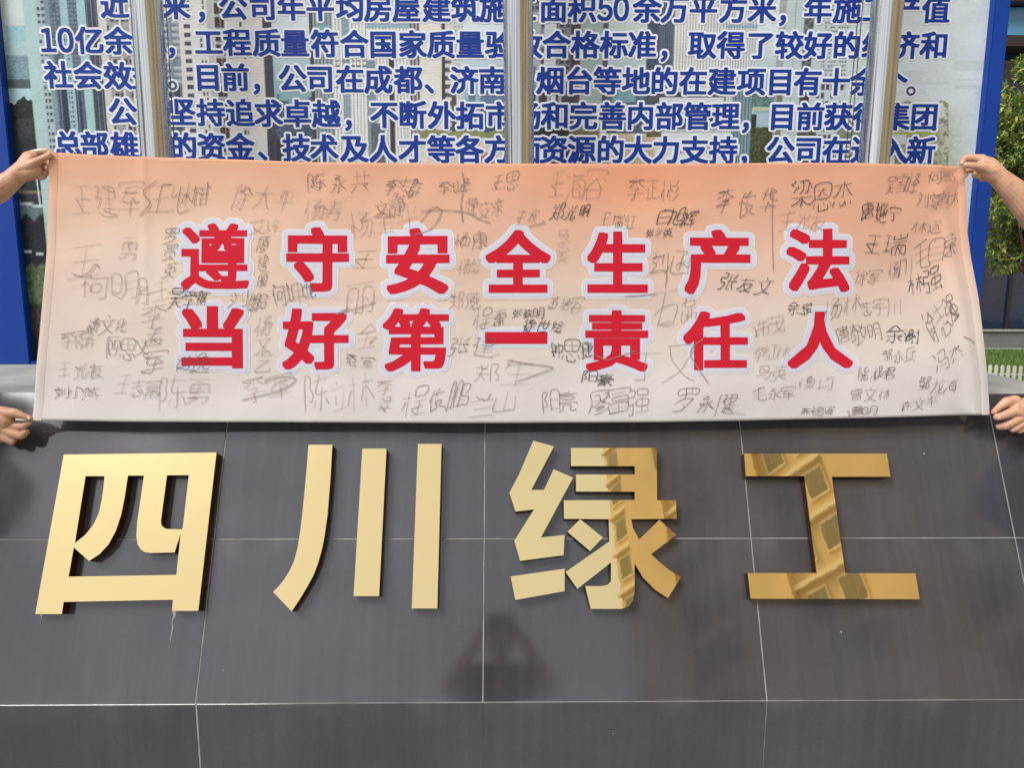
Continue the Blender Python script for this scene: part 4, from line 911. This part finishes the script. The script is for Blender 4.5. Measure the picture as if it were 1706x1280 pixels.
    for (x, y, d, dx, dy, r) in nails:
        bm = bmesh.new(); c = hp(x, y, d, base); u = (hp(x + dx, y + dy, d, base) - c).normalized(); v = u.cross(Vector((0, 1, 0))).normalized()
        ring = [bm.verts.new(c + u * math.cos(a) * r * PXM * 1.25 + v * math.sin(a) * r * PXM + Vector((0, .0010 * abs(math.sin(a)), 0))) for a in np.linspace(0, 2 * math.pi, 14)[:-1]]
        mid = bm.verts.new(c + Vector((0, -.0012, 0)))
        for i in range(13): bm.faces.new((ring[i], ring[(i + 1) % 13], mid))
        bm_obj('fingernail', bm, M['nail'], t, True)
    return t
#   hand chains: (x, y, mm towards viewer, radius)
TL = [[(-105,372,-10,25),(-50,340,0,23.5),(0,317,2,20.5),(22,300,2,16.5),(34,288,0,15.5)],
      [(34,288,0,15.5),(46,276,-4,15),(52,266,-8,13)],[(34,290,0,15),(50,287,-2,14),(60,284,-2,11)],[(38,278,-4,12),(46,262,-10,11)],
      [(47,259,-14,9.0),(64,250.5,-22,6.4),(75,251,-18,5.4),(84,256,-9,4.6)],
      [(42,282,6,12),(58,276,12,8.5),(72,268,13,6.4),(82,262,9,5.6),(86,259,6,4.8)],
      [(47,270,-22,8.5),(66,266,-30,6.8),(79,270,-26,5.8),(80,277,-16,5.2)],
      [(47,280,-22,8),(64,279,-30,6.6),(76,281,-24,5.6),(74,288,-14,4.8)],
      [(48,289,-18,7.5),(60,290,-24,6),(69,292,-18,5),(66,296,-10,4.4)]]
BL = [[(-150,725,-20,26),(-90,716,-6,22),(-45,706,0,17),(-22,702,2,17)],[(-22,702,2,17),(0,696,4,18),(10,700,2,18)],[(-20,706,0,15),(2,712,0,17),(12,714,0,13)],
      [(6,688,8,13),(24,686,14,8.6),(31,686,15,7.6),(44,691,12,5.6),(54,695.5,8,4.6)],
      [(8,706,2,13),(22,711,2,8.4),(38,710,0,6.4),(50,704.5,-3,4.8)],
      [(8,714,4,11),(26,721,6,8.2),(38,725,4,7.4),(43,720,-6,5.8)],
      [(2,720,6,10),(14,729,8,7.2),(23,735,5,6.2),(25,730,-6,5)],
      [(-10,720,6,9),(0,729,8,6.4),(6,732,4,5.2),(8,728,-6,4.5)]]
TR = [[(1805,450,-10,31),(1755,395,0,29),(1712,346,2,25.5),(1684,316,2,20.5),(1662,295,0,16)],[(1662,295,0,16),(1646,284,-3,15.5),(1638,277,-5,12.5)],[(1660,290,0,15),(1648,274,-5,13),(1640,268,-8,10)],
      [(1639,264.5,-12,8.8),(1628,262,-20,7),(1613,262.5,-20,5.6),(1606,269,-10,4.6),(1603,272,-7,4.2)],
      [(1652,288,6,12),(1636,281,12,7.8),(1618,277,12,5.8),(1605,275.5,8,5.0)],
      [(1645,278,-18,9),(1626,280,-28,6.6),(1615,284,-22,5),(1612,291,-12,4.0)],
      [(1650,286,-20,9),(1637,287,-30,6.4),(1630,290,-22,5.2),(1634,294,-12,4.6)],[(1655,292,-18,8),(1645,295,-26,6),(1640,297,-18,5)]]
BR = [[(1850,722,-20,28),(1795,706,-6,24),(1745,694,0,19),(1722,688,0,20)],[(1722,688,0,20),(1704,681,0,20),(1692,680,0,17)],[(1720,692,0,18),(1706,694,0,18)],
      [(1690,670,-2,12.5),(1674,669,4,8.8),(1664,677,2,6.4),(1656,687,-5,4.8)],
      [(1698,686,8,13),(1682,684,14,8.6),(1667,690,15,7.2),(1656,694,10,6.2)],
      [(1698,692,6,12),(1684,701,10,8.0),(1670,709,8,7.0),(1664,711,-2,5.8)],
      [(1704,700,6,11),(1693,709,8,7.4),(1684,715,5,6.0),(1682,712,-6,5)],
      [(1713,704,6,10),(1704,711,8,6.8),(1696,717,4,5.4),(1694,714,-6,4.6)]]
def W(x, y, d, b_=4): return hp(x, y, d, b_)
eTL, eBL, eTR, eBR = W(-105, 372, -10), W(-150, 725, -20), W(1805, 450, -10), W(1850, 722, -20)
person('person', (-2.13, 1.62, 0), 'bare arms and hands reaching in from the left, pinching the left corners of the banner', [TL, BL], 4,
       [((-2.06, 1.86, 1.46), eTL, eTL.lerp(W(-50, 340, 0), .8)), ((-2.02, 1.46, 1.40), eBL, eBL.lerp(W(-90, 716, -6), .7))], [(-2.06, 1.84, 1.44), (-2.02, 1.48, 1.42)], [(-2.24, 1.70, .88), (-2.20, 1.48, .88)], (-2.06, 1.68, 1.66), (1, .35, 0), M['shirt'],
       [(54, 694.5, 16.5, 1, .5, 2.6)])
person('person', (2.2, 1.62, 0), 'bare arms and hands reaching in from the right, pinching the right corners of the banner', [TR, BR], 4,
       [((2.12, 1.86, 1.46), eTR, eTR.lerp(W(1755, 395, 0), .8)), ((2.10, 1.46, 1.40), eBR, eBR.lerp(W(1795, 706, -6), .7))], [(2.12, 1.84, 1.44), (2.10, 1.48, 1.42)], [(2.30, 1.70, .88), (2.26, 1.48, .88)], (2.16, 1.68, 1.66), (-1, .35, 0), M['shirt2'], [(1657, 684.5, 4.5, -.6, .8, 2.4), (1656.5, 693.5, 22, -1, .5, 2.6)])
# the photographer, seen only as a dim reflection in the polished granite
ph = person('person', (0, -.30, 0), 'photographer with raised arms, seen only as a dim reflection in the granite', [], 0,
       [((.19, -.32, 1.40), (.30, -.22, 1.28), (.09, -.05, 1.56)), ((-.19, -.32, 1.40), (-.30, -.22, 1.28), (-.09, -.05, 1.56))], [(.19, -.33, 1.40), (-.19, -.33, 1.40)], [(.10, -.36, .88), (-.10, -.36, .88)], (0, -.30, 1.62), (0, 1, 0), M['shirt'], [])
pb = box_obj('smartphone', (-.08, .08, -.028, -.019, 1.562, 1.638), M['phone'], None, .003); tag(pb, 'black phone held up in both hands of the photographer', 'phone')

# ---- right background: lawn, little white fence, glass building, bush
lawn_o = mesh_obj('lawn', [(2.2, 7.5, .005), (30, 7.5, .005), (30, 14.6, .005), (2.2, 14.6, .005)], [(0, 1, 2, 3)], M['lawn']); tag(lawn_o, kind='structure')
V, Fc = [], []
gx = rng.uniform(5.6, 10.5, 26000); gy = rng.uniform(8.6, 14.4, 26000); ga = rng.uniform(0, 6.28, 26000); gh = rng.uniform(.03, .075, 26000); gl = rng.normal(0, .022, (26000, 2))
for x, y, a, h, l in zip(gx, gy, ga, gh, gl):
    b0 = len(V); c, s = math.cos(a) * .006, math.sin(a) * .006; V += [(x - c, y - s, .004), (x + c, y + s, .004), (x + l[0], y + l[1], h)]; Fc.append((b0, b0 + 1, b0 + 2))
go = mesh_obj('grass', V, Fc, M['grass']); tag(go, 'short green grass on the lawn behind the white picket edging', 'grass', kind='stuff')
FY = 9.6; fz = .36
fence = empty('picket_fence', (6.3, FY, 0), 'low white plastic picket edging on the lawn right of the banner', 'fence')
bm = bmesh.new(); w2, hh2 = .019, fz
prof = [(-w2, 0), (w2, 0), (w2, hh2 - .02), (w2 * .5, hh2 - .004), (0, hh2), (-w2 * .5, hh2 - .004), (-w2, hh2 - .02)]
fv = [bm.verts.new((x, -.008, z)) for x, z in prof]; bv = [bm.verts.new((x, .008, z)) for x, z in prof]; bm.faces.new(fv); bm.faces.new(bv[::-1])
for i in range(7): bm.faces.new((fv[i], bv[i], bv[(i + 1) % 7], fv[(i + 1) % 7]))
bmesh.ops.recalc_face_normals(bm, faces=bm.faces); pk = bpy.data.meshes.new('picket'); bm.to_mesh(pk); bm.free(); pk.materials.append(M['white'])
fd_ = Vector((1, -.28, 0)).normalized(); f0 = Vector((5.55, FY + .12, 0))
for i in range(46):
    o = link('picket', pk, fence); o.matrix_world = Matrix.Translation(f0 + fd_ * (i * .07)) @ Matrix.Rotation(math.atan2(fd_.y, fd_.x), 4, 'Z')
for z in (.10, .24):
    bm = bmesh.new(); a = f0 + Vector((0, .012, z)); b_ = f0 + fd_ * (45 * .07) + Vector((0, .012, z)); tube(bm, [a, b_], .008, 6); bm_obj('rail', bm, M['white'], fence)

# glass building
GY = 15.0
bd = empty('glass_building', (10, GY, 0), 'dark blue glass fronted building on a grey stone base behind the bush at right', 'building')
zb1 = on_y(1690, 549, GY).z; z_s0 = on_y(1690, 88, GY).z; z_s1 = on_y(1690, 70, GY).z; z_w1 = on_y(1690, 9, GY).z; xm = on_y(1684, 470, GY).x; PWD = 1.25
box_obj('base_band', (-12, 26, GY - .10, GY + 6, 0, zb1), M['plinthband'], bd, .01); box_obj('base_ledge', (-12, 26, GY - .14, GY - .1, zb1 - .03, zb1 + .012), M['cap'], bd)
box_obj('wall', (-12, 26, GY + .10, GY + 6, zb1, 11.5), M['mullion'], bd); box_obj('soffit', (-12, 26, GY - .45, GY + .1, z_s0, z_s1), M['soffit'], bd); box_obj('roof_band', (-12, 26, GY - .25, GY + .1, z_w1, z_w1 + .3), M['mullion'], bd)
kmin = -17
pan = {}
for i in range(kmin, 12):
    xa = xm + PWD * i
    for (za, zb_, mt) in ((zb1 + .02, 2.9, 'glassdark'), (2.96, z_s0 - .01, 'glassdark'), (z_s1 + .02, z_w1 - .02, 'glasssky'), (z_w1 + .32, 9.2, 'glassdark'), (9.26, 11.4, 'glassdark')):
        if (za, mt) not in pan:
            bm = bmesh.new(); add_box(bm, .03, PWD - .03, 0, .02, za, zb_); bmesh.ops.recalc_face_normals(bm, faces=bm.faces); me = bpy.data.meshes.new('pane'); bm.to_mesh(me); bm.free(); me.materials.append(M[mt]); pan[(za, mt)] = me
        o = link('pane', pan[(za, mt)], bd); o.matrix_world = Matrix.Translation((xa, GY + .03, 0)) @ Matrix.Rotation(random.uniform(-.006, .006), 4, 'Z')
    if 'mul' not in pan:
        bm = bmesh.new(); add_box(bm, -.028, .028, 0, .1, zb1 + .013, z_s0 - .001); bmesh.ops.recalc_face_normals(bm, faces=bm.faces); me = bpy.data.meshes.new('mullion'); bm.to_mesh(me); bm.free(); me.materials.append(M['mullion']); pan['mul'] = me
    o = link('mullion', pan['mul'], bd); o.matrix_world = Matrix.Translation((xa, GY - .02, 0))

# foliage
def leaf_cloud(name, clumps, n, ll, parent):
    V, Fc = [], []; w = np.array([c[3] ** 2 for c in clumps]); w /= w.sum(); pick = rng.choice(len(clumps), n, p=w)
    for k in pick:
        cx_, cy_, cz_, r = clumps[k]; d = rng.normal(size=3); d /= np.linalg.norm(d); rr = r * (.55 + .5 * rng.random() ** .6); p = np.array((cx_, cy_, cz_)) + d * rr * (1, 1, .85)
        ax = Vector(d * .7 + rng.normal(size=3) * .6 + (0, 0, -.15)).normalized(); up = Vector(rng.normal(size=3) * .5 + (0, 0, 1.0)); sd_ = ax.cross(up).normalized(); nn = sd_.cross(ax).normalized(); L_ = ll * rng.uniform(.7, 1.25); wd = L_ * .2
        p = Vector(p); b0 = len(V); V += [p, p + ax * L_ * .35 + sd_ * wd + nn * wd * .4, p + ax * L_ * .75 + sd_ * wd * .7 + nn * wd * .2, p + ax * L_ - nn * wd * .4, p + ax * L_ * .75 - sd_ * wd * .7 + nn * wd * .2, p + ax * L_ * .35 - sd_ * wd + nn * wd * .4, p + ax * L_ * .5 ]
        Fc += [(b0, b0 + 1, b0 + 6), (b0 + 1, b0 + 2, b0 + 6), (b0 + 2, b0 + 3, b0 + 6), (b0 + 3, b0 + 4, b0 + 6), (b0 + 4, b0 + 5, b0 + 6), (b0 + 5, b0, b0 + 6)]
    return mesh_obj(name, V, Fc, M['leaf'], parent)
def tree(base, clumps, n, ll, label, trunk_r=.06, group=None):
    t = empty('leafy_tree', base, label, 'tree', group); cen = Vector([sum(c[i] for c in clumps) / len(clumps) for i in range(3)])
    bm = bmesh.new(); b_ = Vector(base); top = Vector((cen.x, cen.y, cen.z)); tube(bm, [b_, b_.lerp(top, .4) + Vector((.04, .02, 0)), b_.lerp(top, .8), top], [trunk_r, trunk_r * .8, trunk_r * .6, trunk_r * .35], 10); bm_obj('trunk', bm, M['bark'], t, True)
    bm = bmesh.new()
    for c in clumps: q = b_.lerp(top, random.uniform(.5, .9)); e = Vector(c[:3]); tube(bm, [q, q.lerp(e, .5) + Vector((0, 0, .05)), e], [trunk_r * .35, trunk_r * .22, trunk_r * .08], 6)
    bm_obj('branches', bm, M['bark'], t, True); leaf_cloud('crown', clumps, n, ll, t)
TY = 7.6
def tp(x, y, dy=0): p = on_y(x, y, TY + dy); return (p.x, p.y, p.z)
cl_ = []
for (x, y, r) in ((1720,120,.13),(1702,112,.09),(1667,150,.08),(1690,190,.20),(1665,205,.13),(1710,235,.24),(1668,250,.2),(1650,275,.12),(1695,300,.24),(1660,310,.16),(1680,350,.18),(1650,345,.10),(1720,350,.25),(1675,400,.18),(1700,420,.2),(1655,412,.10),(1670,440,.10),(1690,265,.22),(1740,200,.3),(1760,290,.34),(1740,390,.28),(1800,230,.3),(1800,340,.3),(1745,130,.18),(1655,225,.08)):
    p = tp(x, y, random.uniform(-.25, .3)); cl_.append((*p, r))
bt = tp(1765, 430)
tree((bt[0], bt[1], 0), cl_, 15000, .062, 'leafy green tree at the right edge between the blue frame and the glass building')

# ---- across the road behind the camera (what the gold sheet and the granite mirror)
def flats(wd, H, at, rz, label, floors, nx):
    t = empty('apartment_building', (0, 0, 0), label, 'building'); box_obj('wall', (0, wd, -10, 0, 0, H), M['facade'], t)
    fh = H / floors; fw = wd / nx; bm = bmesh.new(); add_box(bm, -fw * .33, fw * .33, 0, .06, 0, fh * .58); bmesh.ops.recalc_face_normals(bm, faces=bm.faces); fm = bpy.data.meshes.new('window'); bm.to_mesh(fm); bm.free(); fm.materials.append(M['facadetrim'])
    bm = bmesh.new()
    for a, b_ in ((-.29, -.11), (-.09, .09), (.11, .29)): add_box(bm, fw * a, fw * b_, .06, .075, fh * .05, fh * .53)
    bmesh.ops.recalc_face_normals(bm, faces=bm.faces); gm_ = bpy.data.meshes.new('pane'); bm.to_mesh(gm_); bm.free(); gm_.materials.append(M['facadewin'])
    for j in range(floors):
        box_obj('floor_ledge', (-.05, wd + .05, 0, .22, fh * (j + 1) - .24, fh * (j + 1) - .02), M['facadetrim'], t)
        for i in range(nx):
            if i % 4 in (1, 2): continue
            w = link('window', fm, t); w.matrix_world = Matrix.Translation((fw * (i + .5), 0, fh * j + fh * .22)); q = link('pane', gm_, w); q.matrix_world = w.matrix_world.copy()
    for i in range(1, nx, 4): box_obj('pilaster', (fw * i + .1, fw * (i + 2) - .1, 0, .35, 0, H - .3), M['facade'], t)
    t.matrix_world = Matrix.Translation(at) @ Matrix.Rotation(rz, 4, 'Z')
flats(66, 39, (6.2, -31, 0), math.radians(60), 'tan apartment block across the road, seen only mirrored in the gold character at right', 17, 44)
for k, (x, y, h, s) in enumerate(((-13, -4, 4.2, 1.6), (-18, -5.5, 5.2, 2.0))):
    cc = [(x + random.uniform(-1, 1) * s, y + random.uniform(-1, 1) * s, h + random.uniform(-1.2, 1.2) * s * .8, random.uniform(.35, .6) * s) for _ in range(14)]
    tree((x, y, 0), cc, 5000, .22, ('broad leafy tree across the road, mirrored dimly at the left end of the granite', 'taller leafy tree farther across the road, mirrored at the left end of the granite')[k], .16)
